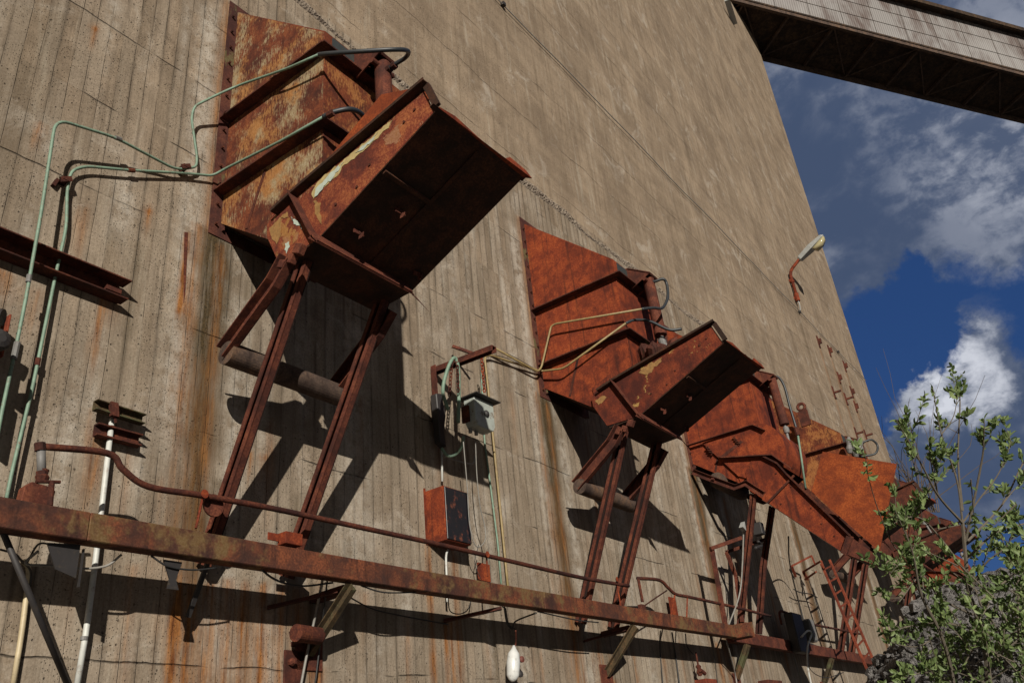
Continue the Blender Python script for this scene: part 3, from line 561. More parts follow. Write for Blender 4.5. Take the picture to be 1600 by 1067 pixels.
    for pts in LG:
        m=MB(); w2=MB(); ww,dd=(.135,.060) if mode=='up' else (.11,.05)
        for a,b in zip(pts[:-1],pts[1:]):
            a=np.array(a,float); b=np.array(b,float); d_=(b-a)/np.linalg.norm(b-a); o_=np.array([-1.,0,0]); o_-=d_*np.dot(o_,d_); o_/=np.linalg.norm(o_); r_0=np.cross(d_,o_)
            w2.bar(a,b,ww-.004,.012,o_)
            for k in (-1,1):
                of=r_0*k*(ww/2-.006)+o_*(dd/2+.0065); m.bar(a+of,b+of,.012,dd,o_)
                of=r_0*k*(ww/2-.022)+o_*(dd+.0065); m.bar(a+of,b+of,.044,.012,o_)
        lg=P('leg',m,'rust_brown' if mode=='up' else 'rust_dark'); P('web',w2,'rust_groove_shade',lg)  # web coloured near black to stand for shadow in the channel
    return root
c1=chute(3.99,'nearest chute, its raised spout with peeling cream and mint paint over rust','up','peel','spout_paint',cheek=True)
c2=chute(9.67,'orange-red chute second from the left, weeds and a hose above its raised spout','up','plain','spout_plain')
c3=chute(14.75,'third chute, its long spout lowered and a big bright orange square plate inside','down','plain','rust_orange',cheek=True)
c4=chute(20.9,'fourth chute, cream paint peeling off its upper side behind the bright orange plate','up','low','rust_dark',detail=1,oz=.22)
c5=chute(26.2,'fifth loading chute, dark rusty spout seen just behind the shrub','up','dark','rust_dark',detail=1,oz=.2)
c6=chute(31.4,'farthest chute, small and low behind the shrub near the building corner','down','dark','rust_brown',detail=1)
def flake(root,x,poly,mat,name='paint_flake'):
    P_=[np.array(q,float) for q in poly]; out=[]
    for i in range(len(P_)):
        a,b=P_[i],P_[(i+1)%len(P_)]; n=max(2,int(np.linalg.norm(b-a)/.025))
        for k in range(n): out.append(tuple(a+(b-a)*k/n+RNG.normal(0,.007,2)))
    m=MB(); m.prism(out,'x',x-.0045,x-.0005); return part(name,m,mat,root)
sp1=[c for c in c1.children if c.name.startswith('spout')][0]; sp2=[c for c in c2.children if c.name.startswith('spout')][0]
F1=[(1.409,6.401),(1.39,6.503),(1.495,6.577),(1.656,6.605),(1.854,6.636),(2.085,6.677),(2.273,6.715),(2.377,6.72),(2.316,6.674),(2.158,6.615),(1.969,6.58),(1.775,6.557),(1.72,6.497),(1.521,6.467)]
flake(sp1,4.04,F1,'paint_cream')
flake(sp1,4.0355,[(1.44,6.42),(1.46,6.50),(1.60,6.56),(1.80,6.60),(1.76,6.56),(1.66,6.50),(1.55,6.48),(1.50,6.43)],'paint_mint'); flake(sp1,4.0355,[(1.95,6.62),(2.1,6.655),(2.2,6.67),(2.1,6.62),(2.,6.60)],'paint_mint')
flake(sp1,4.04,[(1.12,6.364),(1.24,6.26),(1.276,6.153),(1.242,6.218),(1.174,6.266)],'paint_mint')
flake(sp1,4.04,[(.83,6.387),(.972,6.425),(1.073,6.458),(1.094,6.377),(.989,6.416),(.983,6.203),(.95,6.163),(.877,6.255)],'paint_ochre')
flake(sp1,4.04,[(1.42,6.39),(1.499,6.319),(1.526,6.088),(1.478,6.146),(1.444,6.266)],'paint_ochre'); flake(sp1,4.04,[(1.05,6.10),(1.10,6.12),(1.12,6.05),(1.08,6.0)],'paint_mint')
flake(sp2,9.72,[(1.572,6.558),(1.767,6.63),(1.96,6.648),(1.92,6.58),(1.80,6.56),(1.78,6.50),(1.697,6.48)],'paint_ochre')
flake(sp2,9.72,[(.84,6.38),(.98,6.42),(1.05,6.36),(.97,6.34),(.90,6.30)],'paint_ochre')
# weeds in chute two
m=MB()
for k in range(60):
    b=np.array([9.67+RNG.uniform(.2,.9),-RNG.uniform(1.5,1.9),6.75]); h=RNG.uniform(.15,.5); d=RNG.normal(0,.10,2); q=b+np.array([d[0],d[1],h]); mid=(b+q)/2+np.array([0,0,.05]); w=np.array([.006,.003,0])
    m.add([b-w,b+w,mid+w,mid-w,q],[(0,1,2,3),(3,2,4)])
tag(obj('weed_tuft',m,'moss'),'tuft of green and straw weeds growing inside the spout of the second chute','weeds')
m=MB(); 
for k in range(9): m.lathe([(0,.02),(.05,.11),(.16,.14),(.3,.10),(.36,.02)],(9.67+.35+RNG.uniform(-.1,.55),-1.62-RNG.uniform(0,.25),6.72+RNG.uniform(0,.12)),(RNG.normal(0,.5),RNG.normal(0,.5),1),8)
tag(obj('rust_debris',lump(m,.012,3),'rust_brown'),'heap of caked rusty debris lying in the spout of the second chute','debris')
# ------------------------------------------------------------------ long service beam and its brackets
def zt(x): return 3.60+(x-2.3)*.0105
bm_=thing('service_beam','long horizontal rusty box beam with yellowish stains crossing the whole wall below the first two chutes','beam',(8,-.5,3.4))
m=MB(); xe=13.85
for x0,x1 in ((.2,2.9),(2.903,8.3),(8.303,xe)):
    z0,z1=zt(x0),zt(x1)
    m.add([(x0,-.57,z0-.19),(x1,-.57,z1-.19),(x1,-.57,z1),(x0,-.57,z0),(x0,-.43,z0-.19),(x1,-.43,z1-.19),(x1,-.43,z1),(x0,-.43,z0)],[(0,1,2,3),(4,7,6,5),(0,4,5,1),(3,2,6,7),(0,3,7,4),(1,5,6,2)])
part('box_section',m,'beam_rust',bm_,bevel=.006)
m=MB(); z=zt(xe); m.box(xe-.02,xe+.16,.46,.78,z-.20,z+.012); m.box(xe+.162,xe+.175,.44,.80,z-.21,z+.03); part('end_stub',m,'beam_rust',bm_,bevel=.006)
for x0 in (5.33,10.45):
    m=MB(); zz=zt(x0)-.21
    m.channel((x0,-.02,2.93),(x0,-.55,zz-.03),.10,.05,.010,(-1,0,.0)); part('strut',m,'green_rust' if x0<11 else 'rust_brown',bm_)
    m=MB(); m.bar((x0+.02,-.02,zz-.04),(x0+.02,-.45,zz-.03),.09,.07); m.bar((x0-.5,-.03,zz-.16),(x0-.05,-.40,zz-.05),.07,.025); part('bracket_arm',m,'rust_dark',bm_)
    m=MB(); m.box(x0-.16,x0+.14,.0,.02,2.78,3.05); part('wall_plate',m,'rust_brown',bm_,bevel=.004)
for x0 in (7.3,): 
    zz=zt(x0)-.21; m=MB(); m.bar((x0-.15,-.03,zz-.10),(x0+.25,-.5,zz-.02),.08,.03); part('bracket_arm',m,'rust_dark',bm_)
m=MB(); a=at(440,843,.50); m.box(a[0]-.02,a[0]+.16,.47,.575,a[2]-.045,a[2]+.055); m.box(a[0]-.14,a[0]-.025,.49,.50,a[2]-.02,a[2]+.045); part('foot_plate',m,'rust_orange',bm_,bevel=.004)
for px_ in (320,): 
    a=at(px_+12,790,.45); m=MB(); m.lathe([(0,.01),(.001,.09),(.02,.09),(.021,.01)],a,(0,-1,0),18); part('round_lug',m,'rust_brown',bm_)
m=MB(); a=at(270,880,.52); m.prism([(a[0]-.05,a[2]+.03),(a[0]+.10,a[2]+.03),(a[0]+.06,a[2]-.10),(a[0]+.09,a[2]-.17),(a[0],a[2]-.17),(a[0]+.01,a[2]-.10)],'y',.47,.485); part('shade_black_lug',m,'dark_steel',bm_)  # lugs coloured black to stand for the shadow shapes below the beam
m=MB(); a=at(100,850,.5); m.prism([(a[0]-.1,a[2]),(a[0]+.12,a[2]+.02),(a[0]+.12,a[2]-.2),(a[0]-.02,a[2]-.16)],'y',.47,.482); m.box(a[0]+.15,a[0]+.16,.45,.47,a[2]-.25,a[2]); part('shade_black_lug',m,'dark_steel',bm_)  # dark plate drawn in place of a shadow patch
m=MB(); a=at(338,880,.40); m.bar((a[0],-.3,3.5),(a[0]-.02,-.12,3.1),.04,.02); part('shade_black_lug',m,'dark_steel',bm_)
# second beam, further on
b2=thing('far_beam','second rusty beam set behind the end of the long one, under the third chute','beam',(16,-.2,3.6))
m=MB(); p0=at(1150,972,.30); p1=at(1395,1025,.30); zA,zB=p0[2],p1[2]; xA,xB=p0[0],p1[0]
zA=3.74; zB=3.74
m.box(xA-.3,24.,.18,.32,zA-.20,zA); part('box_section',m,'rust_brown',b2,bevel=.006)
for x0 in (14.85,19.5):
    m=MB(); m.channel((x0,-.02,3.02),(x0,-.34,zA-.22),.10,.05,.010,(-1,0,0)); part('strut',m,'green_rust',b2); m=MB(); m.box(x0-.16,x0+.14,0,.02,2.9,3.1); part('wall_plate',m,'rust_brown',b2)
# roller by the first bracket
a=at(462,988,.22); r_=thing('guide_roller','short rusty drum roller on a bolted wall plate beneath the long beam','roller',(a[0],a[1],a[2]))
m=MB(); m.lathe([(0,.03),(.003,.072),(.30,.072),(.303,.02)],(a[0],a[1],a[2]),(1,.15,0),22); part('drum',m,'rust_dark',r_)
m=MB(); m.box(a[0]+.06,a[0]+.28,.0,.02,a[2]-.38,a[2]-.1); m.bar((a[0]+.16,0,a[2]-.05),(a[0]+.16,-.22,a[2]),.05,.04); part('bracket',m,'rust_brown',r_,bevel=.004)
m=MB(); m.lathe([(0,.03),(.03,.035),(.06,.02)],(a[0]+.12,-.02,a[2]-.2),(0,-1,0),8); part('nut',m,'rust_brown',r_)
# ------------------------------------------------------------------ hand pipes along the beam
def pipe(name,pts,r,mat,label,cat,fil=.12,group=None,n=10,sm_=False):
    m=MB(); m.tube(smooth(pts) if sm_ else fillet(pts,fil),r,n); return tag(obj(name,m,mat,smooth_=True),label,cat,group)
rp=thing('air_pipe','brown rusty pipe with an S-bend running above the long beam below the first chute','pipe',at(60,700,.5))
pp=[(62,697,.5),(168,708,.5),(192,733,.5),(232,760,.5),(316,774,.5),(430,795,.5),(560,823,.5),(680,849,.5),(800,877,.5),(908,902,.5),(982,915,.5)]
m=MB(); m.tube(smooth([at(*q) for q in pp],6),.024,10); part('pipe_run',m,'rust_dark',rp,smooth_=True)
m=MB(); m.tube([at(64,697,.5),at(65,742,.5)],.028,10); part('riser',m,'steel_grey',rp,smooth_=True)
for x_,y0,y1 in ((62,692,704),(65,736,748)): 
    m=MB(); m.tube([at(x_,y0,.5),at(x_+1,y1,.5)],.036,8); part('coupling',m,'rust_dark',rp)
for (x0,y0,x1,y1) in ((318,772,306,825),(760,866,762,900),(963,905,970,948)):
    m=MB(); m.tube([at(x0,y0,.5),at(x1,y1,.5)],.010,6); m.lathe([(0,.02),(.0,.034),(.016,.034),(.017,.02)],at(x0,y0,.53),(0,-1,0),14); part('hanger',m,'rust_orange',rp)
v=thing('shut_off_valve','rusty shut-off valve housing with a bolted cover standing on the left end of the beam','valve',at(65,782,.5))
a=at(60,770,.52); m=MB(); m.prism([(a[0]-.11,a[2]-.12),(a[0]+.08,a[2]-.12),(a[0]+.10,a[2]+.03),(a[0]+.06,a[2]+.05),(a[0]-.06,a[2]+.06),(a[0]-.10,a[2]+.02)],'y',.46,.54); part('housing',m,'rust_brown',v,bevel=.006)
m=MB(); m.tube([at(78,790,.54),at(81,752,.54)],.02,8); part('stem',m,'rust_dark',v)
m=MB(); m.tube([at(56,752,.54),at(94,753,.54)],.012,8); part('handle',m,'rust_dark',v)
m=MB(); m.lathe([(0,.035),(.03,.045),(.05,.03),(.08,.035)],at(65,752,.5),(0,0,1),10); part('gland',m,'rust_dark',v)
rp2=thing('air_pipe','shorter rusty pipe with a raised bend above the beam between the second and third chutes','pipe',at(1000,903,.5))
m=MB(); m.tube(smooth([at(*q) for q in [(996,903,.5),(1030,906,.5),(1044,918,.5),(1056,928,.5),(1075,932,.5),(1130,944,.5),(1204,962,.5)]],6),.024,10); part('pipe_run',m,'rust_dark',rp2,smooth_=True)
m=MB(); m.tube([at(997,903,.5),at(1004,940,.5)],.022,8); part('riser',m,'rust_dark',rp2)
for (x0,y0,x1,y1) in ((1074,930,1073,965),(1055,926,1048,962)):
    m=MB(); m.tube([at(x0,y0,.5),at(x1,y1,.5)],.012,6); part('hanger',m,'rust_orange',rp2)
a=at(1004,948,.5); m=MB(); m.prism([(a[0]-.10,a[2]-.14),(a[0]+.08,a[2]-.14),(a[0]+.04,a[2]+.03),(a[0]-.08,a[2]+.03)],'y',.47,.53); part('valve_housing',m,'rust_brown',rp2,bevel=.004)
pipe('stay_rod',[at(985,962,.45),at(1018,938,.5),at(1042,922,.55)],.010,'rust_dark','thin dark stay rod rising from the beam to the bend of the shorter pipe','rod')
rp3=pipe('air_pipe',[at(*q) for q in [(1221,975,.35),(1219,955,.35),(1240,962,.35),(1256,972,.35),(1300,981,.35),(1345,990,.35)]],.024,'rust_dark','short dark pipe with a goose-neck bend beside the junction box under the third chute','pipe',sm_=True)
for x_,y0,y1 in ((868,820+122-4,0),):
    a=at(1052,945,.12); m=MB(); m.box(a[0]-.10,a[0]+.12,.10,.12,a[2]-.18,a[2]+.12); tag(obj('wall_plate',m,'rust_orange'),'small rusty plate on the wall behind the shorter pipe','plate')
# ------------------------------------------------------------------ oil pipes
g1=thing('oil_pipe','pale green pipe with the tall outer bend, reaching the top rib of the first chute','pipe',at(89,184,.25))
pts=[at(-14,740,.25),at(0,657,.25),at(27,533,.25),at(39,475,.25),at(64,335,.25),at(87,186,.25),at(180,215,.19),at(276,266,.07),at(307,261,.07)]
pts+=[at(308,246,.08),at(299,184,.12),at(304,166,.15),at(338,149,.22),atx(372,134,3.95),atx(450,107,3.95),atx(497,86,3.96)]
m=MB(); m.tube(fillet(pts,.13),.013,10); part('pipe_run',m,'green_pipe',g1,smooth_=True)
m=MB(); m.tube([at(27,535,.25),at(21,562,.25)],.022,8); part('coupling',m,'steel_grey',g1)
for q0,q1 in (((46,430,.25),(44,441,.25)),((180,215,.19),(189,218.5,.18))):
    m=MB(); m.tube([at(*q0),at(*q1)],.020,8); part('coupling',m,'steel_grey',g1)
m=MB(); hs=[atx(497,86,3.97),atx(515,84,3.99),atx(560,81,4.1),atx(615,78,4.3),atx(637,80,4.5),atx(634,90,4.62),atx(617,101,4.62),atx(606,108,4.62),(4.63,-1.70,8.24)]
m.tube(smooth(hs,8),.022,10); part('rubber_hose',m,'rubber',g1,smooth_=True)
m=MB()
for q in (618,610): m.tube([atx(q,101+(618-q)*.7,4.62),atx(q-5,105+(618-q)*.7,4.62)],.04,8)
part('hose_coupling',m,'rust_dark',g1)
g2=thing('oil_pipe','inner green pipe with the lower bend, reaching the second rib of the first chute','pipe',at(108,270,.06))
pts=[at(8,790,.10),at(18,740,.10),at(51,605,.08),at(59,566,.07),at(88,425,.05),at(94,400,.055),at(104,354,.06),at(105,295,.06),at(112,266,.06),at(135,260,.06),at(200,266,.06),at(290,271,.05),at(332,275,.06),atx(352,264,3.98),atx(440,220,3.97),atx(505,183,3.97)]
m=MB(); m.tube(fillet(pts,.10),.013,10); part('pipe_run',m,'green_pipe',g2,smooth_=True)
for q0,q1 in (((60,560,.07),(58,571,.07)),((200,266,.06),(210,267,.06))):
    m=MB(); m.tube([at(*q0),at(*q1)],.020,8); part('coupling',m,'rust_dark',g2)
m=MB(); m.tube(smooth([atx(505,183,3.97),atx(520,176,4.0),atx(545,171,4.1),atx(562,176,4.25),atx(575,190,4.4),(4.55,-1.75,7.4)],8),.024,10); part('rubber_hose',m,'rubber',g2,smooth_=True)
m=MB(); m.tube([atx(512,181,3.98),atx(521,176,3.99)],.032,8); part('hose_coupling',m,'rust_dark',g2)
for i,(px_,py_,lb) in enumerate(((285,264,'small rusty clip holding the two green pipes beside the first flange'),(97,285,'small rusty stand-off clip at the bend of the inner green pipe'))):
    a=at(px_,py_,.03); m=MB(); m.box(a[0]-.03,a[0]+.03,.0,.10,a[2]-.012,a[2]+.012); m.obox((a[0],-.09,a[2]),(.045,0,.03),(0,.006,0),(-.01,0,.02)); m.obox((a[0]-.05 if i else a[0]+.0,-.02,a[2]-.03),(.012,0,.04),(0,.02,0),(.012,0,-.004)); tag(obj('pipe_clip',m,'rust_dark'),lb,'clip')
y1=thing('oil_pipe','yellowish hydraulic pipe with the upper bend reaching the middle of the second chute','pipe',at(845,580,.1))
m=MB(); m.tube(fillet([at(768,541,.12),at(840,581,.10),at(846,574,.12),atx(861,510,9.63),atx(868,506,9.63),atx(1003,483,9.66)],.09),.0155,8); part('pipe_run',m,'yellow_pipe',y1,smooth_=True)
m=MB(); m.tube(smooth([atx(1003,483,9.66),atx(1020,481,9.85),atx(1035,481,10.1),atx(1043,465,10.3),atx(1042,445,10.4),atx(1036,436,10.35),atx(1022,440,10.3),(10.30,-1.72,8.25)],8),.022,8); part('rubber_hose',m,'rubber',y1,smooth_=True)
y2=thing('oil_pipe','yellowish hydraulic pipe, the lower straight one, along the lower rib of the second chute','pipe',at(850,585,.1))
m=MB(); m.tube(fillet([at(795,930,.05),at(790,880,.05),at(780,780,.05),at(771,690,.06),at(762,600,.06),at(757,557,.06),at(767,555,.06),at(790,563,.06),at(845,580,.06),atx(880,576,9.62),atx(978,505,9.66)],.09),.0155,8); part('pipe_run',m,'yellow_pipe',y2,smooth_=True)
m=MB(); m.tube(smooth([atx(978,505,9.66),atx(992,500,9.8),atx(1015,502,10.0),atx(1045,515,10.2),atx(1065,514,10.3)],8),.022,8); part('rubber_hose',m,'rubber',y2,smooth_=True)
pipe('conduit',[at(786,945,.03),at(778,850,.03),at(764,740,.03),at(757,690,.03),at(753,600,.03),at(752,560,.03)],.012,'green_pipe','thin greenish conduit running parallel beside the yellow pipe right of the hanging grey box','conduit')
pipe('thin_wire',[at(770,544,.08),at(800,556,.05),at(842,580,.04)],.005,'cable_black','thin black wire running from the angle bracket to the second chute flange','wire',sm_=True)
# third chute hose
h3=thing('oil_pipe','green hydraulic pipe hanging down from a hose at the cylinder of the third chute','pipe',atx(1255,720,15.6))
m=MB(); m.tube(smooth([(15.39,-1.75,8.24),atx(1206,589,15.45),atx(1217,590,15.55),atx(1226,605,15.6),atx(1234,635,15.6),atx(1246,675,15.6)],8),.024,8); part('rubber_hose',m,'rubber',h3,smooth_=True)
m=MB(); m.tube([atx(1246,675,15.6),atx(1252,715,15.6),atx(1259,765,15.6)],.020,8); part('pipe_run',m,'green_pipe',h3,smooth_=True)
m=MB(); m.tube([atx(1243,668,15.6),atx(1247,680,15.6)],.045,8); part('hose_coupling',m,'rust_dark',h3)
m=MB(); m.tube(smooth([atx(1330,698,20.8),atx(1340,712,20.8),atx(1352,712,20.9),atx(1368,708,21.),atx(1371,696,21.1),atx(1362,687,21.),atx(1350,690,20.9),atx(1335,696,20.8)],8),.026,8)
tag(obj('rubber_hose',m,'rubber',smooth_=True),'looped black hose at the top of the fourth chute, above the bright orange plate','hose')
m=MB(); 
for q in ((1328,700),(1338,706),(1345,702)): m.lathe([(0,.05),(.1,.09),(.2,.06),(.3,.08),(.4,.03)],atx(q[0],q[1]+8,20.7),(0,-.2,1),10)
tag(obj('hose_manifold',m,'steel_grey'),'grey hose fittings clustered at the top edge of the bright orange plate','fittings')
# ------------------------------------------------------------------ things on the left
ch=thing('steel_channel','dark rusty steel channel fixed across the wall at the left edge, above the white conduit','channel',(2.3,0,5.7))
m=MB(); 
a=at(0,356,.17); b=at(195,437,.17); zz=5.74
m.box(.8,3.17,.0,.014,zz-.16,zz+.02); m.box(.8,3.20,.0145,.155,zz+.005,zz+.019); m.box(.8,3.20,.0145,.135,zz-.16,zz-.146); part('web_and_flanges',m,'rust_dark',ch,bevel=.003)
m=MB(); m.box(3.04,3.17,.0145,.06,zz-.085,zz-.045); part('end_cleat',m,'rust_brown',ch)
m=MB(); m.prism([(3.722,6.60),(3.758,6.61),(3.775,6.3),(3.79,5.95),(3.785,5.85),(3.765,6.1),(3.74,6.35)],'y',0,.005); o=tag(obj('rust_strip',m,'rust_brown'),'short vertical rusty strip embedded in the wall left of the first chute','strip')
wc=thing('white_conduit','white plastic conduit rising past the beam to a rusty rail at left','conduit',at(150,860,.12))
m=MB(); m.tube([at(120,1072,.06),at(134,990,.06),at(150,870,.06),at(163,760,.06),at(175,655,.06)],.021,12); part('pipe_run',m,'white_conduit',wc,smooth_=True)
for (x_,y_) in ((173,672),(131,1000),(155,812)):
    m=MB(); m.tube([at(x_,y_,.06),at(x_+1,y_-6,.06)],.026,12); part('clip',m,'rust_brown' if y_==672 else 'steel_grey',wc)
gb=thing('green_bracket','weathered green painted rail piece on top of the white conduit','bracket',at(183,645,.1))
m=MB(); A_=at(145,634,.08); B_=at(222,655,.08); m.channel(A_,(B_[0],B_[1],A_[2]-.01),.085,.055,.010,(0,-1,0)); part('rail',m,'green_rust',gb,bevel=.002)
m=MB(); m.obox(at(178,640,.14),(.03,0,0),(0,.02,0),(-.01,0,.055)); m.tube([at(176,636,.15),at(181,660,.12)],.012,6); part('clamp',m,'rust_brown',gb)
rb=tag(obj('steel_rail',MB().channel(*[(lambda q:(q[0],-.04,4.42))(at(*w)) for w in ((147,675,.05),(217,690,.05))],.10,.055,.012,(0,-1,0)),'rust_dark'),'short rusty steel rail on the wall just under the green bracket','rail')
pipe('conduit',[at(20,1072,.03),at(34,990,.03),at(45,900,.03),at(44,884,.04),at(36,876,.05)],.018,'beige_conduit','cream coloured conduit running down the wall in the lower left corner','conduit')
pipe('brace_bar',[at(2,825,.45),at(108,1075,.08)],.020,'dark_steel','black diagonal brace bar below the left end of the beam','brace',fil=.01)
# device at left edge
dv=thing('signal_unit','dark wall-mounted unit with a round lens tube cut by the left edge','device',at(10,520,.3))
a=at(11,500,.35); m=MB(); m.lathe([(0,.05),(.0,.060),(.16,.060),(.17,.052),(.15,.048),(.12,.047)],(a[0]-.16,a[1]+.10,a[2]+.03),(.72,-.62,-.15),20); part('lens_tube',m,'dark_steel',dv,smooth_=False)
m=MB(); m.lathe([(0,.045),(.004,.045)],(a[0]-.05,a[1]+.01,a[2]+.02),(.72,-.62,-.15),20); part('lens',m,'blue_lens',dv)
m=MB(); m.box(a[0]-.32,a[0]-.02,.1,.34,a[2]-.34,a[2]-.02); m.lathe([(0,.05),(.05,.09),(.1,.05)],(a[0]-.05,-.36,a[2]-.2),(0,-1,0),12); part('housing',m,'dark_steel',dv,bevel=.02)
m=MB(); m.box(a[0]+.03,a[0]+.05,.02,.28,a[2]-.75,a[2]-.35); m.box(a[0]+.07,a[0]+.085,.02,.20,a[2]-.2,a[2]+.14); m.box(a[0]-.02,a[0]-.0,.02,.22,a[2]+.0,a[2]+.14); part('mounting_plate',m,'red_paint',dv,bevel=.003)
# ------------------------------------------------------------------ hanging box group
fb=thing('angle_frame','rusty angle-iron frame standing out of the wall over the hanging grey box','frame',at(690,570,.1))
a=atx(684,572,7.22); m=MB(); m.box(7.16,7.26,.03,.045,5.4,a[2]); m.box(7.16,7.172,.045,.11,5.4,a[2]); part('post',m,'rust_brown',fb,bevel=.002)
m=MB(); m.channel((7.22,-.02,a[2]-.02),atx(772,541,7.25),.09,.06,.010,(0,0,-1)); part('arm',m,'rust_brown',fb)
m=MB(); m.bar(at(707,541,.1),at(738,552,.3),.035,.035); part('cross_bar',m,'rust_brown',fb)
gbx=thing('junction_box','grey-green painted metal box under a dark tilted lid, hanging below the angle-iron frame','box',at(745,650,.5))
B0=at(729,680,.5); B1=at(766,684,.5); zt_=at(729,620,.5)[2]; zb_=at(760,676,.5)[2]; xl,xr=at(737,684,.5)[0],B1[0]+.01
m=MB(); m.prism([(xl,zt_),(xr,zt_-.0),(xr,zb_+.06),(xr-.04,zb_),(xl+.04,zb_),(xl,zb_+.06)],'y',.42,.58); part('case',m,'grey_box',gbx,bevel=.008)
m=MB(); m.prism([(xl-.05,zt_+.005),(xr+.05,zt_+.005),(xr+.05,zt_+.017),(xl-.05,zt_+.017)],'y',.36,.66); lid=part('lid',m,'dark_lid',gbx)
m=MB(); m.lathe([(0,.05),(.03,.045),(.05,.02)],((xl+xr)/2+.03,-.56,zt_-.17),(0,-1,0),16); part('knob',m,'dark_steel',gbx)
m=MB(); m.box(xr+.002,xr+.03,.40,.50,zt_-.3,zt_-.12); m.box(xl-.03,xl-.002,.40,.50,zt_-.3,zt_-.1); part('hinge',m,'rust_dark',gbx)
for dx in (.05,.16):
    m=MB(); m.tube([((xl+dx),-.45,zb_),((xl+dx),-.45,zb_-.05)],.022,10); part('cable_gland',m,'cable_grey',gbx)
def chain(a,b,n,r=.012):
    m=MB(); a=np.array(a); b=np.array(b)
    for i in range(n):
        c=a+(b-a)*(i+.5)/n; d=(b-a)/n; L=np.linalg.norm(d)*.72; d=d/np.linalg.norm(d); s_=np.cross(d,[0,1,0] if i%2 else [1,0,0]); s_/=np.linalg.norm(s_); w=L*.55
        m.tube([c+d*L*math.cos(t_)+s_*w*math.sin(t_) for t_ in np.linspace(0,2*math.pi,11)],r*.38,5,False)
    return m
tag(obj('chain',chain(at(706,566,.42),at(702,618,.42),9,.018),'rust_dark'),'rusty chain hanging on the left under the angle-iron arm','chain',None)
tag(obj('chain',chain(at(714,560,.46),at(716,612,.46),9,.018),'rust_dark'),'rusty chain hanging next to the black hose loop above the grey box','chain',None)
tag(obj('chain',chain(at(752,556,.35),at(757,612,.35),11,.02),'rust_orange'),'rusty chain hanging on the right beside the yellow pipe','chain',None)
pipe('rubber_hose',[at(700,640,.3),at(692,610,.35),at(700,575,.42),at(710,559,.45),at(716,575,.45),at(717,620,.42),at(716,660,.4)],.022,'green_pipe','dark green hose loop left of the grey hanging box','hose',sm_=True)
pipe('rubber_hose',[at(690,700,.12),at(700,712,.18),at(714,708,.25),at(722,696,.35),at(724,682,.42)],.02,'green_pipe','short green hose curling under the hanging grey box','hose',sm_=True)
m=MB(); a=at(690,660,.15); m.prism([(a[0]-.08,a[2]+.35),(a[0]+.03,a[2]+.38),(a[0]+.08,a[2]+.1),(a[0]+.03,a[2]-.1),(a[0]+.05,a[2]-.3),(a[0]-.05,a[2]-.25),(a[0]-.06,a[2])],'y',.06,.16); tag(obj('cable_bracket',m,'dark_steel',bevel=.01),'dark cable bracket on the wall left of the grey hanging box','bracket')
pipe('conduit',[at(691,752,.05),at(690,690,.05)],.013,'white_conduit','thin white conduit going up from the black-doored cabinet','conduit')
pipe('cable',[at(724,690,.45),at(730,760,.40),at(734,820,.36),at(744,853,.34),at(757,846,.34),at(758,825,.3),at(750,790,.34),at(745,740,.4),at(743,690,.45)],.006,'cable_grey','grey cable drooping in a long loop from the grey box past the cabinet','cable',sm_=True)
pipe('cable',[at(692,712,.1),at(715,720,.1),at(738,724,.1),at(742,712,.1)],.008,'cable_grey','grey cable running right along the wall beneath the green hose','cable',sm_=True)
# cabinet
cb_=thing('wall_cabinet','square rusty wall cabinet with a flaking black door, right of the first chute legs','cabinet',at(700,800,.14))
cx0=at(664,765,0)[0]; q0=at(694,758,.27); q1=at(747,772,.27); zb0=at(696,842,.27)[2]; zt0=q0[2]
m=MB(); m.box(cx0+.0,cx0+.43+.0,.0,.262,zb0,zt0); part('case',m,'rust_orange',cb_,bevel=.004)
m=MB(); m.box(cx0+.012,cx0+.425,.263,.278,zb0+.012,zt0-.012); part('door',m,'black_door',cb_,bevel=.004)
m=MB(); m.box(cx0-.03,cx0-.001,.0,.01,zb0,zt0+.03); part('mounting_strip',m,'rust_orange',cb_)
a=at(747,882,.10); m=MB(); m.box(a[0],a[0]+.22,.08,.10,a[2]-.17,a[2]+.03); tag(obj('rusty_plate',m,'rust_orange',bevel=.003),'small flat rusty plate between the cabinet and the beam','plate')
pipe('conduit',[at(700,858,.1),at(697,870,.12),at(698,905,.12),at(699,940,.12)],.012,'white_conduit','thin bent white conduit below the cabinet','conduit',sm_=True)
pipe('cable',[at(748,850,.2),at(742,880,.15),at(752,905,.15)],.004,'cable_black','thin dark wire hanging from the cabinet to the beam','cable',sm_=True)
# flask
fk=thing('white_flask','white bottle-shaped float with two red knobs hanging under the beam','flask',at(803,1040,.15))
a=np.array(at(801,1064,.15)); b=np.array(at(803,1008,.15)); L=np.linalg.norm(b-a); m=MB(); m.lathe([(0,.02),(.02,.045),(.06,.07),(.2,.078),(.30,.065),(L*.9,.03),(L,.014)],a,b-a,18); part('bottle',m,'flask_white',fk,smooth_=True)
for q in ((817,1029),(815,1052)): m=MB(); m.lathe([(0,.01),(.01,.035),(.03,.035),(.04,.012),(.07,.012)],at(q[0],q[1],.2),(.2,1,0),12); part('knob',m,'red_knob' if q[1]<1040 else 'dark_steel',fk)
m=MB(); m.tube(smooth([at(803,1012,.15),at(806,1004,.15),at(806,985,.25)],6),.01,6); part('spout_tube',m,'rust_brown',fk)
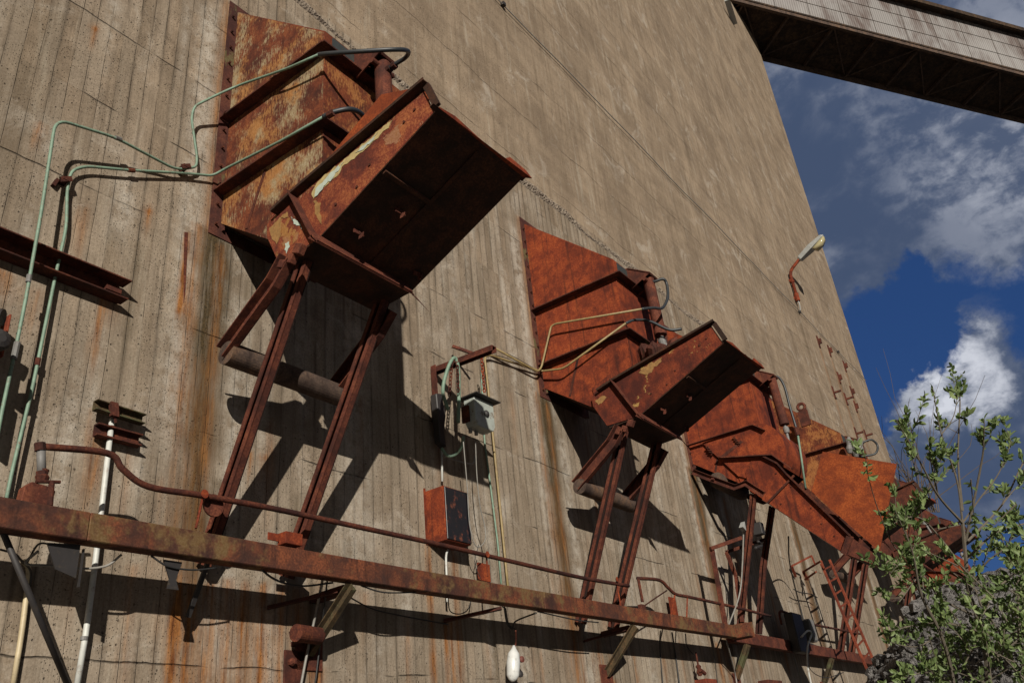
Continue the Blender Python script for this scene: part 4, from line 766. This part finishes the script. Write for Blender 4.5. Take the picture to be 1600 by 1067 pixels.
# cables under the beam
CB=[([(60,860,.35),(40,880,.3),(75,883,.3),(120,888,.35),(165,884,.4),(190,866,.45)],.009,'cable_grey','grey cable sagging below the left end of the beam'),
([(8,850,.4),(30,872,.3),(48,893,.15),(44,930,.05)],.008,'cable_black','black cable running from under the beam onto the cream conduit'),
([(0,858,.3),(25,866,.3),(40,880,.2),(60,850,.35),(85,852,.4)],.007,'cable_black','tangled black cable near the cream conduit'),
([(236,868,.5),(262,884,.5),(300,890,.5),(338,887,.5)],.007,'cable_black','black cable looped under the beam below the first chute leg'),
([(398,880,.5),(430,905,.45),(470,915,.4),(520,910,.5)],.009,'cable_black','black cable hanging left of the first beam bracket'),
([(505,900,.45),(493,960,.12),(480,1020,.08),(470,1072,.06)],.012,'cable_grey','grey cable dropping across the guide roller'),
([(512,900,.45),(503,980,.12),(492,1072,.05)],.008,'cable_black','black cable dropping beside the guide roller'),
([(545,932,.1),(580,950,.05),(620,960,.03),(700,975,.03)],.007,'cable_black','thin black cable drooping along the wall right of the first bracket'),
([(565,915,.5),(600,925,.5),(650,925,.5)],.007,'cable_black','thin black cable under the middle of the beam'),
([(700,935,.3),(704,955,.2),(722,958,.15),(734,945,.1),(738,905,.1)],.006,'cable_black','thin wire twisted under the beam below the cabinet'),
([(788,948,.3),(792,972,.15),(800,982,.1),(806,970,.2),(838,957,.5)],.010,'cable_black','black cable with a sharp kink above the white flask'),
([(790,950,.3),(795,975,.12),(806,984,.12),(806,1004,.15)],.007,'cable_black','black lead feeding the white flask'),
([(840,955,.5),(900,968,.5),(935,972,.5)],.008,'cable_black','black cable tucked under the beam left of the second bracket'),
([(1032,985,.3),(1031,1010,.03),(1036,1072,.03)],.008,'cable_black','first of the black cables dropping down the wall right of the second bracket'),
([(1050,988,.3),(1055,1020,.03),(1062,1072,.03)],.012,'cable_black','thicker black cable dropping down the wall right of the second bracket'),
([(1071,990,.3),(1073,1008,.05),(1083,1022,.03)],.009,'cable_black','short cut black cable end right of the second bracket'),
([(1110,995,.3),(1118,1040,.03),(1122,1072,.03)],.006,'cable_black','thin black cable dropping left of the beam end'),
([(1135,1000,.4),(1148,1050,.1),(1152,1072,.08)],.012,'cable_grey','grey cable dropping from the end of the long beam'),
([(1162,818,.9),(1160,880,.7),(1155,930,.55),(1135,985,.5)],.014,'cable_grey','grey cable hanging from the floodlight along the frame under the third chute'),
([(1232,838,1.2),(1234,880,.4),(1248,940,.05),(1262,990,.05)],.014,'cable_black','black cable hanging from the third chute down the wall'),
([(1262,900,.1),(1275,940,.05),(1290,1000,.03)],.010,'cable_black','black cable hanging beside the small red ladder hoops'),
([(1240,920,.2),(1250,925,.2),(1268,928,.2),(1277,933,.2)],.012,'cable_black','short bent black cable left of the red ladder'),
([(1258,1002,.3),(1290,1015,.3),(1318,1030,.3),(1345,1022,.3)],.016,'rubber','thick black cable sagging under the far beam'),
([(1262,1015,.3),(1266,1045,.3),(1290,1058,.3),(1318,1050,.3)],.008,'cable_black','thin black wires drooping below the far beam'),
([(1241,1026,.1),(1254,1072,.05)],.012,'cable_grey','grey conduit leaning against the wall at the bottom right of the far beam'),
]
for pts,r,mt,lb in CB: pipe('cable',[at(*q) for q in pts],r,mt,lb,'cable',sm_=True,n=6)
# overhead cable stretched along the wall
oc=thing('wall_cable','long thin cable clipped along the upper wall, running down to the wall lamp and corner','cable',(20,-.04,15.2))
m=MB(); m.tube([(6,-.05,15.24)]+[(x,-.05-.01*math.sin(x),15.2+.02*math.sin(x*1.7)) for x in np.arange(8,35.1,1.)],.012,6); part('cable_run',m,'cable_grey',oc)
for x in (9.97,27.0,31.3):
    m=MB(); m.box(x-.04,x+.04,0,.08,15.17,15.25); part('clip',m,'dark_steel',oc)
# wall lamp
lp=thing('wall_lamp','grey street-type lamp head on a bent rusty arm high on the wall near the corner','lamp',(27,0,15.7))
m=MB(); m.tube(fillet([(26.95,-.10,15.62),(26.95,-.10,16.8),atx(1250,404,27)],.22),.055,10); part('arm',m,'rust_orange',lp,smooth_=True)
m=MB(); m.tube([(26.95,-.10,15.6),(26.95,-.10,15.9)],.08,8); m.tube([(26.95,-.1,16.35),(26.95,-.1,16.42)],.07,8); m.box(26.9,27.0,0,.1,15.7,15.8); m.box(26.9,27.0,0,.1,16.4,16.5); part('wall_clamp',m,'rust_orange',lp)
hd0=np.array(atx(1248,406,27)); hd1=np.array(atx(1287,370,27)); dv_=hd1-hd0; L=np.linalg.norm(dv_); u=dv_/L; s_=np.array([1.,0,0]); n_=np.cross(s_,u); n_/=np.linalg.norm(n_); n_=n_*(1 if n_[2]>0 else -1)
def headmesh(secs):
    m=MB(); vs=[]
    for (t_,w,h0,h1) in secs:
        for (a_,b_) in ((-w,h0),(-w*.8,h1),(w*.8,h1),(w,h0)): vs.append(hd0+u*t_*L+s_*a_+n_*b_)
    fs=[(i*4+k,i*4+(k+1)%4,(i+1)*4+(k+1)%4,(i+1)*4+k) for i in range(len(secs)-1) for k in range(4)]+[(3,2,1,0),tuple(len(vs)-4+k for k in range(4))]
    return m.add(vs,fs)
part('lamp_housing',headmesh([(0,.05,-.06,.06),(.05,.10,-.09,.09),(.5,.16,-.08,.13),(.95,.15,-.03,.10),(1.02,.10,.0,.05)]),'lamp_metal',lp,bevel=.01)
part('lens_bowl',headmesh([(.52,.13,-.085,-.09),(.58,.14,-.10,-.22),(.80,.14,-.06,-.22),(.96,.11,-.02,-.12),(1.0,.08,-.01,-.03)][::1]),'lamp_glass',lp,smooth_=True)
m=MB(); m.tube(smooth([(26.95,-.10,15.62),(26.93,-.12,15.45),(26.97,-.08,15.25)],6),.02,6); part('lead_cable',m,'lamp_metal',lp)
# rusty stubs in the upper wall
for i,(px_,py_,w) in enumerate(((1278,534,0),(1295,548,0),(1319,572,0),(1310,590,0),(1302,613,1),(1321,623,1),(1330,612,0),(1336,635,0),(1337,677,1),(1352,680,1))):
    a=at(px_,py_); m=MB(); m.box(a[0]-.07,a[0]+.07,0,.03,a[2]-.24,a[2]+.22)
    if w: m.box(a[0]-.03,a[0]+.03,.03,.26,a[2]-.05,a[2]+.01)
    else: m.box(a[0]-.02,a[0]+.04,.03,.12,a[2]-.1,a[2]+.1)
    tag(obj('anchor_plate',m,'rust_brown'),['topmost rusty anchor plate below the wall lamp','rusty anchor plate, second from the top below the wall lamp','rusty anchor plate closest to the building corner, just under the cable','rusty anchor plate at the left of the middle row','rusty anchor plate with a projecting stub, leftmost of the lower row','rusty anchor plate with a stub in the middle of the lower row','narrow rusty anchor plate at the right of the middle row','lowest plain rusty anchor plate on the upper wall','rusty anchor stub just above the fourth chute, left of its neighbour','rusty anchor stub just above the fourth chute, nearest the looped hose'][i],'anchor plate','rusty anchor plates on the upper wall')
# ring lug on fourth chute is its part
m=MB(); a=atx(1252,636,20.4); 
m.tube([np.array(a)+np.array([0,-.09*math.cos(t_),.09*math.sin(t_)]) for t_ in np.linspace(0,2*math.pi,15)],.04,6,False); m.box(a[0]-.03,a[0]+.03,-a[1]-.12,-a[1]+.12,a[2]-.5,a[2]-.1); part('lifting_eye',m,'rust_brown',c4)
# ------------------------------------------------------------------ under the third chute: frame, floodlight, boxes, red ladder
fr3=thing('steel_stand','dark red angular frame of square tube standing on the beam under the third chute','frame',at(1130,960,.5))
def tubes(name,segs,w,mat,root):
    m=MB()
    for a,b in segs: m.bar(a,b,w,w,(0,-1,0.01))
    return part(name,m,mat,root,bevel=.004)
tubes('post',[(at(1112,856,.55),at(1133,975,.5))],.065,'rust_brown',fr3)
tubes('top_rail',[(at(1110,857,.55),at(1158,840,.9))],.06,'rust_brown',fr3)
tubes('post',[(at(1135,862,.35),at(1150,900,.35)),(at(1150,900,.35),at(1160,972,.4))],.06,'rust_brown',fr3)
tubes('lower_rail',[(at(1135,862,.35),at(1196,842,.8))],.055,'rust_dark',fr3)
fl3=thing('floodlight','small dark floodlight with a pale bracket hanging under the third chute','lamp',at(1160,825,.9))
a=at(1160,822,.9); m=MB(); m.prism([(a[0]-.09,a[2]-.03),(a[0]+.06,a[2]+.09),(a[0]+.04,a[2]-.08)],'y',.86,.94); part('bracket',m,'lamp_metal',fl3,bevel=.004)
a=at(1184,826,.85); m=MB(); m.box(a[0]-.09,a[0]+.07,.78,.95,a[2]-.12,a[2]+.10); m.tube([at(1184,845,.85),at(1190,852,.85),at(1180,856,.85)],.03,8); part('housing',m,'dark_steel',fl3,bevel=.02)
jb=thing('junction_box','dark junction box with a looped white cable fixed on the far beam','box',at(1250,1000,.4))
a=at(1243,985,.4); m=MB(); m.box(a[0]-.28,a[0]+.28,.33,.5,a[2]-.42,a[2]+.32); part('case',m,'dark_steel',jb,bevel=.02)
a=at(1266,985,.5); m=MB(); m.box(a[0]-.13,a[0]+.13,.42,.58,a[2]-.22,a[2]+.22); part('meter',m,'steel_grey',jb,bevel=.03)
m=MB(); m.tube(smooth([at(1252,995,.55),at(1262,985,.62),at(1268,990,.62),at(1262,1010,.6),at(1262,1040,.55),at(1268,1072,.5)],6),.018,8); part('white_lead',m,'white_conduit',jb,smooth_=True)
ld=thing('red_ladder','narrow orange-red steel ladder leaning beside the far beam left of the shrub','ladder',at(1330,980,.7))
A0,A1=at(1283,880,.75),at(1362,1062,1.05); B0_,B1_=at(1296,874,.75),at(1372,1048,1.05)
tubes('rail',[(A0,A1)],.05,'red_paint',ld); tubes('rail',[(B0_,B1_)],.05,'red_paint',ld)
for k in range(9):
    t_=(k+.5)/9; m=MB(); m.bar(np.array(A0)*(1-t_)+np.array(A1)*t_,np.array(B0_)*(1-t_)+np.array(B1_)*t_,.03,.03); part('rung',m,'red_paint',ld)
hp=thing('safety_hoop','pair of orange-red square hoops at the top of the red ladder','hoop',at(1255,890,.5))
def loop(px): return [at(*q) for q in px]
for L_ in ([(1237,884,.1),(1268,868,.5),(1273,880,.6)],[(1255,893,.15),(1283,876,.75),(1288,888,.8)],[(1258,905,.1),(1275,893,.6)]):
    q=loop(L_); m=MB()
    for a,b in zip(q[:-1],q[1:]): m.bar(a,b,.035,.035,(0,-1,.1))
    part('hoop_bar',m,'red_paint',hp)
m=MB(); 
for (a,b) in (((1255,893,.15),(1262,905,.15)),((1237,884,.1),(1243,900,.05))): m.bar(at(*a),at(*b),.05,.05,(0,-1,.1))
part('hoop_bar',m,'red_paint',hp)
# small valve at bottom and red box
vb=thing('valve','small dark valve with a wing handle on top of a red-brown box at the bottom','valve',at(1092,1050,.15))
a=at(1093,1050,.15); m=MB(); m.lathe([(-.05,.03),(0,.05),(.05,.03),(.09,.045),(.12,.015),(.3,.012)],a,(0,0,1),12); m.tube([(a[0]-.05,a[1]-.04,a[2]+.03),(a[0]+.1,a[1]-.04,a[2]-.02)],.03,8); part('body',m,'rust_dark',vb)
m=MB(); m.box(a[0]-.03,a[0]+.36,.05,.25,a[2]-.5,a[2]-.10); part('box',m,'red_paint',vb,bevel=.006)
a=at(1196,1067,.1); m=MB(); m.box(a[0]-.1,a[0]+.6,.0,.2,a[2]-.5,a[2]+.05); tag(obj('rusty_box',m,'rust_brown',bevel=.006),'flat rusty box top just entering the bottom edge below the far beam','box')
# ------------------------------------------------------------------ conveyor gallery
gal=thing('conveyor_gallery','long enclosed conveyor bridge with grey corrugated side and black underside crossing the top right corner','gallery',(36,0,33))
A=np.array(atx(1190,90,36.3)); d=GD; hn=np.array([-d[1],d[0],0]); hn/=np.linalg.norm(hn)
if np.dot(hn,CAM-A)<0: hn=-hn
nrm=np.cross(d,hn)
def onpl(px,py): r=ray(px,py); return CAM+r*(np.dot(A-CAM,nrm)/np.dot(r,nrm))
Bn=onpl(1400,62); wd=float(np.dot(Bn-A,hn)); 
r=ray(1500,31); # top edge of side wall above near edge
npl=hn; Nn=A+hn*wd; Tq=CAM+r*(np.dot(Nn-CAM,npl)/np.dot(r,npl)); upv=np.cross(hn,d); upv*= (1 if upv[2]>0 else -1); ht=float(np.dot(Tq-Nn,upv))
def G(s,w,h): return A+d*s+hn*w+upv*h
def gbox(m,s0,s1,w0,w1,h0,h1): 
    c=G((s0+s1)/2,(w0+w1)/2,(h0+h1)/2); return m.obox(c,d*(s1-s0)/2,hn*(w1-w0)/2,upv*(h1-h0)/2)
S0,S1=-9,75
m=MB(); gbox(m,S0,S1,wd-.06,wd,.0,ht); part('side_wall',m,'corrugated',gal)
m=MB(); gbox(m,S0,S1,0,.06,.0,ht); part('side_wall',m,'corrugated',gal)
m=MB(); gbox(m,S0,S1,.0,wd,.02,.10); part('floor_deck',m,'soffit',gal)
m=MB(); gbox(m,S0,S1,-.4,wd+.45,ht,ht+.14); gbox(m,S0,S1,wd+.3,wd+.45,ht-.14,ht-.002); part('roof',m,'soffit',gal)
m=MB(); 
for w0 in (-.02,wd-.14): gbox(m,S0,S1,w0,w0+.16,-.26,-.001)
part('bottom_chord',m,'rust_grey',gal)
for k in range(int((S1-S0)/2.6)):
    m=MB(); s=S0+1+k*2.6; gbox(m,s,s+.10,.15,wd-.15,-.18,-.004); m.bar(G(s+.1,.16,-.1),G(s+2.6,wd-.16,-.1) ,.07,.05) if k%2 else m.bar(G(s+.1,wd-.16,-.1),G(s+2.6,.16,-.1),.07,.05); part('cross_brace',m,'rust_grey',gal)
m=MB()
for k in range(int((S1-S0)/2.0)): s=S0+k*2.0; gbox(m,s,s+.02,wd+.001,wd+.012,.0,ht-.15)
for h in (ht*.33,ht*.66): gbox(m,S0,S1,wd+.002,wd+.02,h,h+.018)
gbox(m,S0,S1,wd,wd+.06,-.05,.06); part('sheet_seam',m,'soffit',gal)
# white fixture at the very top left of the gallery
m=MB(); m.bar(at(1136,0,.3),at(1148,38,.05),.25,.1); tag(obj('white_bracket',m,'lamp_metal'),'thin white bracket high on the wall beneath the gallery','bracket')
# ------------------------------------------------------------------ gravel heap
def heap_h(x,y):
    dx=abs(x-11.); return max(-.3,3.22-.62*(math.sqrt(dx*dx+.3)-.55)-.95*max(0,y+4.05)-.05*max(0,-y-8)**1.5) 
hm=MB(); n=170; hx=np.linspace(5.5,20,n); hy=np.linspace(-14,-1.0,n)
from mathutils import noise as mn
for x in hx:
    for y in hy:
        b=heap_h(x,y); b+=.16*mn.noise(Vector((x*1.1,y*1.1,0)))+.07*mn.noise(Vector((x*4,y*4,2)))+.045*abs(mn.noise(Vector((x*11,y*11,5))))
        hm.v.append((x+RNG.normal(0,.012),y+RNG.normal(0,.012),max(b,-.2)))
hm.f=[(i*n+j,(i+1)*n+j,(i+1)*n+j+1,i*n+j+1) for i in range(n-1) for j in range(n-1)]
def rock(m,c,s):
    vs=[(-1,-1,-1),(1,-1,-1),(1,1,-1),(-1,1,-1),(-1,-1,1),(1,-1,1),(1,1,1),(-1,1,1),(0,0,1.5),(0,-1.5,0),(-1.5,0,0)]
    a=RNG.uniform(0,6.28); ca,sa=math.cos(a),math.sin(a); out=[]
    for q in vs:
        q=np.array(q)*RNG.uniform(.6,1.,3)*s*.6; out.append(np.array(c)+np.array([q[0]*ca-q[1]*sa,q[0]*sa+q[1]*ca,q[2]*.8]))
    m.add(out,[(0,3,2,1),(1,2,6,5),(2,3,7,6),(0,1,9),(1,5,9),(5,4,9),(4,0,9),(0,4,10),(4,7,10),(7,3,10),(3,0,10),(4,5,8),(5,6,8),(6,7,8),(7,4,8)])
for k in range(9000):
    x=RNG.uniform(7,15.5); y=RNG.uniform(-8.5,-2.2); 
    if heap_h(x,y)<.9 or x>12.2: continue
    rock(hm,(x,y,heap_h(x,y)+.16*mn.noise(Vector((x*1.1,y*1.1,0)))+.07*mn.noise(Vector((x*4,y*4,2)))+.02),RNG.choice([.03,.045,.07,.12],p=[.4,.35,.2,.05]))
tag(obj('gravel_heap',hm,'gravel',recentre=False),'big mound of dark crushed gravel at the lower right behind the shrub','gravel heap',kind='stuff')
# ------------------------------------------------------------------ shrub
DEP=6.6
SPX=[([(1556,1300),(1552,1180),(1545,1067),(1533,974),(1514,926),(1509,874),(1504,817)],.026,.014,0.,0),
([(1504,817),(1466,774),(1438,722),(1400,655)],.012,.003,-.5,1),([(1466,774),(1457,736),(1452,703)],.006,.003,-.4,1),([(1438,722),(1420,690),(1438,650)],.005,.002,-.4,1),
([(1504,817),(1495,750),(1471,679),(1457,603)],.010,.003,.1,1),([(1471,679),(1490,650),(1497,610)],.005,.002,.2,1),
([(1504,798),(1497,717),(1500,631),(1497,603)],.009,.003,.4,1),
([(1509,845),(1533,726),(1537,690),(1538,655)],.010,.003,-.2,1),
([(1509,874),(1557,831),(1604,817),(1650,800)],.011,.004,.3,1),([(1512,845),(1566,788),(1600,722),(1640,680)],.010,.003,.5,1),
([(1509,893),(1457,826),(1428,807),(1385,822)],.011,.003,-.3,1),([(1520,960),(1470,935),(1440,900),(1405,940)],.010,.003,-.4,1),
([(1538,988),(1490,975),(1443,974),(1392,985)],.010,.003,-.2,1),([(1530,940),(1580,900),(1625,860)],.010,.003,.2,1),
([(1540,1040),(1590,1000),(1640,960)],.010,.003,-.1,1),([(1514,926),(1540,880),(1575,850),(1590,800)],.009,.003,-.3,1),([(1504,817),(1530,780),(1560,740),(1580,690)],.008,.003,.1,1),
([(1500,1180),(1490,1067),(1470,990),(1440,930),(1425,860),(1400,800)],.018,.004,-.5,1),([(1610,1180),(1600,1060),(1590,960),(1600,880)],.016,.005,.3,1),
([(1425,880),(1395,850),(1371,793),(1357,745),(1354,722)],.005,.002,-.9,1),([(1440,930),(1415,890),(1392,895)],.006,.002,-.8,1),([(1470,990),(1430,1010),(1380,1000)],.007,.002,-.6,1),
([(1490,1067),(1450,1050),(1400,1062)],.008,.003,-.5,1),([(1600,1060),(1560,1020),(1530,1010)],.008,.003,.0,1),([(1440,900),(1420,840),(1430,790)],.006,.002,-.3,1),
([(1590,960),(1620,930),(1650,900)],.006,.002,.1,1),([(1566,788),(1590,760),(1620,745)],.005,.002,.3,1),([(1545,1067),(1500,1050),(1460,1030)],.008,.002,.1,1)]
sh=thing('shrub','young leafy willow shrub with many thin stems in front of the gravel heap at right','shrub',atd(1552,1180,DEP))
wood=MB(); leaf=MB(); tones=[]
def leafat(c,dirn,size):
    dirn=dirn/np.linalg.norm(dirn); s_=np.cross(dirn,RNG.normal(0,1,3)); s_/=np.linalg.norm(s_); n_=np.cross(dirn,s_)
    w=size*.24; L=size; q=[c,c+dirn*L*.35+s_*w+n_*w*.35,c+dirn*L*.75+s_*w*.75+n_*w*.25,c+dirn*L-n_*L*.08,c+dirn*L*.75-s_*w*.75+n_*w*.25,c+dirn*L*.35-s_*w+n_*w*.35,c+dirn*L*.55]
    leaf.add(q,[(0,1,6),(1,2,6),(2,3,6),(3,4,6),(4,5,6),(5,0,6)]); tones.extend([float(np.clip(RNG.normal(.5,.28),0,1))]*7)
def leafy(P,dens,size):
    P=[np.array(q) for q in P]
    for i in range(len(P)-1):
        a,b=P[i],P[i+1]; L=np.linalg.norm(b-a)
        for k in range(int(L*dens)+(RNG.random()<(L*dens)%1)):
            c=a+(b-a)*RNG.random(); dd=(b-a)/L*.7+RNG.normal(0,.7,3)+np.array([0,0,.35]); leafat(c,dd,size*RNG.uniform(.45,1.5))
for pts,r0,r1,off,lf in SPX:
    P=[np.array(atd(x,y,DEP+off*(i/len(pts)) if lf else DEP)) for i,(x,y) in enumerate(pts)]
    # keep the branch start on its parent
    S=smooth(P,7); rr=np.linspace(r0,r1,len(S)); wood.tube(S,rr,6)
    if lf:
        n=len(S); 
        leafy(S[int(n*.72):],60,.050)
        for k in range(int(n*.30),n):
            if off<-.85 and k<n*.8: continue
            if RNG.random()<(.55 if P[0][2]<2.9 else .34):
                base=S[k]; dd=(S[min(k+1,n-1)]-S[k-1]); dd/=np.linalg.norm(dd)+1e-9; dd=dd*.9+RNG.normal(0,.60,3)+np.array([0,0,.25]); dd/=np.linalg.norm(dd); L=RNG.uniform(.06,.22)
                tw=[base,base+dd*L*.5+RNG.normal(0,.01,3),base+dd*L+np.array([0,0,.03])]; wood.tube(tw,[.0032,.0022,.0014],4); leafy(tw[1:],150,.052)
                if RNG.random()<.5:
                    d2=dd+RNG.normal(0,.6,3); d2/=np.linalg.norm(d2); t2=[tw[1],tw[1]+d2*L*.6]; wood.tube(t2,[.002,.0012],4); leafy(t2,110,.044)
# denser lower mass
for k in range(210):
    px_=RNG.uniform(1440,1640); py_=RNG.uniform(800,1100)
    if RNG.random()>(.20+.8*sm(np.array((px_-1440)/130.)))*(.25+.75*sm(np.array((py_-780)/170.))): continue
    c=np.array(atd(px_,py_,DEP+RNG.uniform(-.7,.8))); dd=RNG.normal(0,.6,3)+np.array([0,0,.6]); dd/=np.linalg.norm(dd); L=RNG.uniform(.15,.32); tw=[c-dd*L,c,c+dd*L*.6]; wood.tube(tw,[.005,.003,.0015],4); leafy(tw[1:],130,.050); leafy(tw[:2],28,.048)
part('stem',wood,'bark',sh)
lo=part('foliage',leaf,'leaf',sh); at_=lo.data.attributes.new('tone','FLOAT','POINT'); at_.data.foreach_set('value',tones)
# bare bush far behind
bb=MB()
for k in range(46):
    b=np.array(atd(1440+RNG.normal(0,14),800,44)); a=RNG.uniform(-.5,.2); P=[b]; d_=np.array([RNG.normal(0,.25),RNG.normal(0,.25)+.1,1.])
    for q in range(7): d_=d_+RNG.normal(0,.22,3); d_[2]=max(d_[2],.35); P.append(P[-1]+d_*.75)
    bb.tube(P,np.linspace(.03,.008,len(P)),4)
b0=np.array(atd(1440,800,44))
for k in range(6): bb.tube([(b0[0]+k*.12,b0[1],0),(b0[0]+k*.05,b0[1],b0[2]+.3)],[.07,.03],5)
tag(obj('bare_bush',bb,'twig'),'leafless spindly bush beyond the corner of the building, left of the leafy shrub','bush')
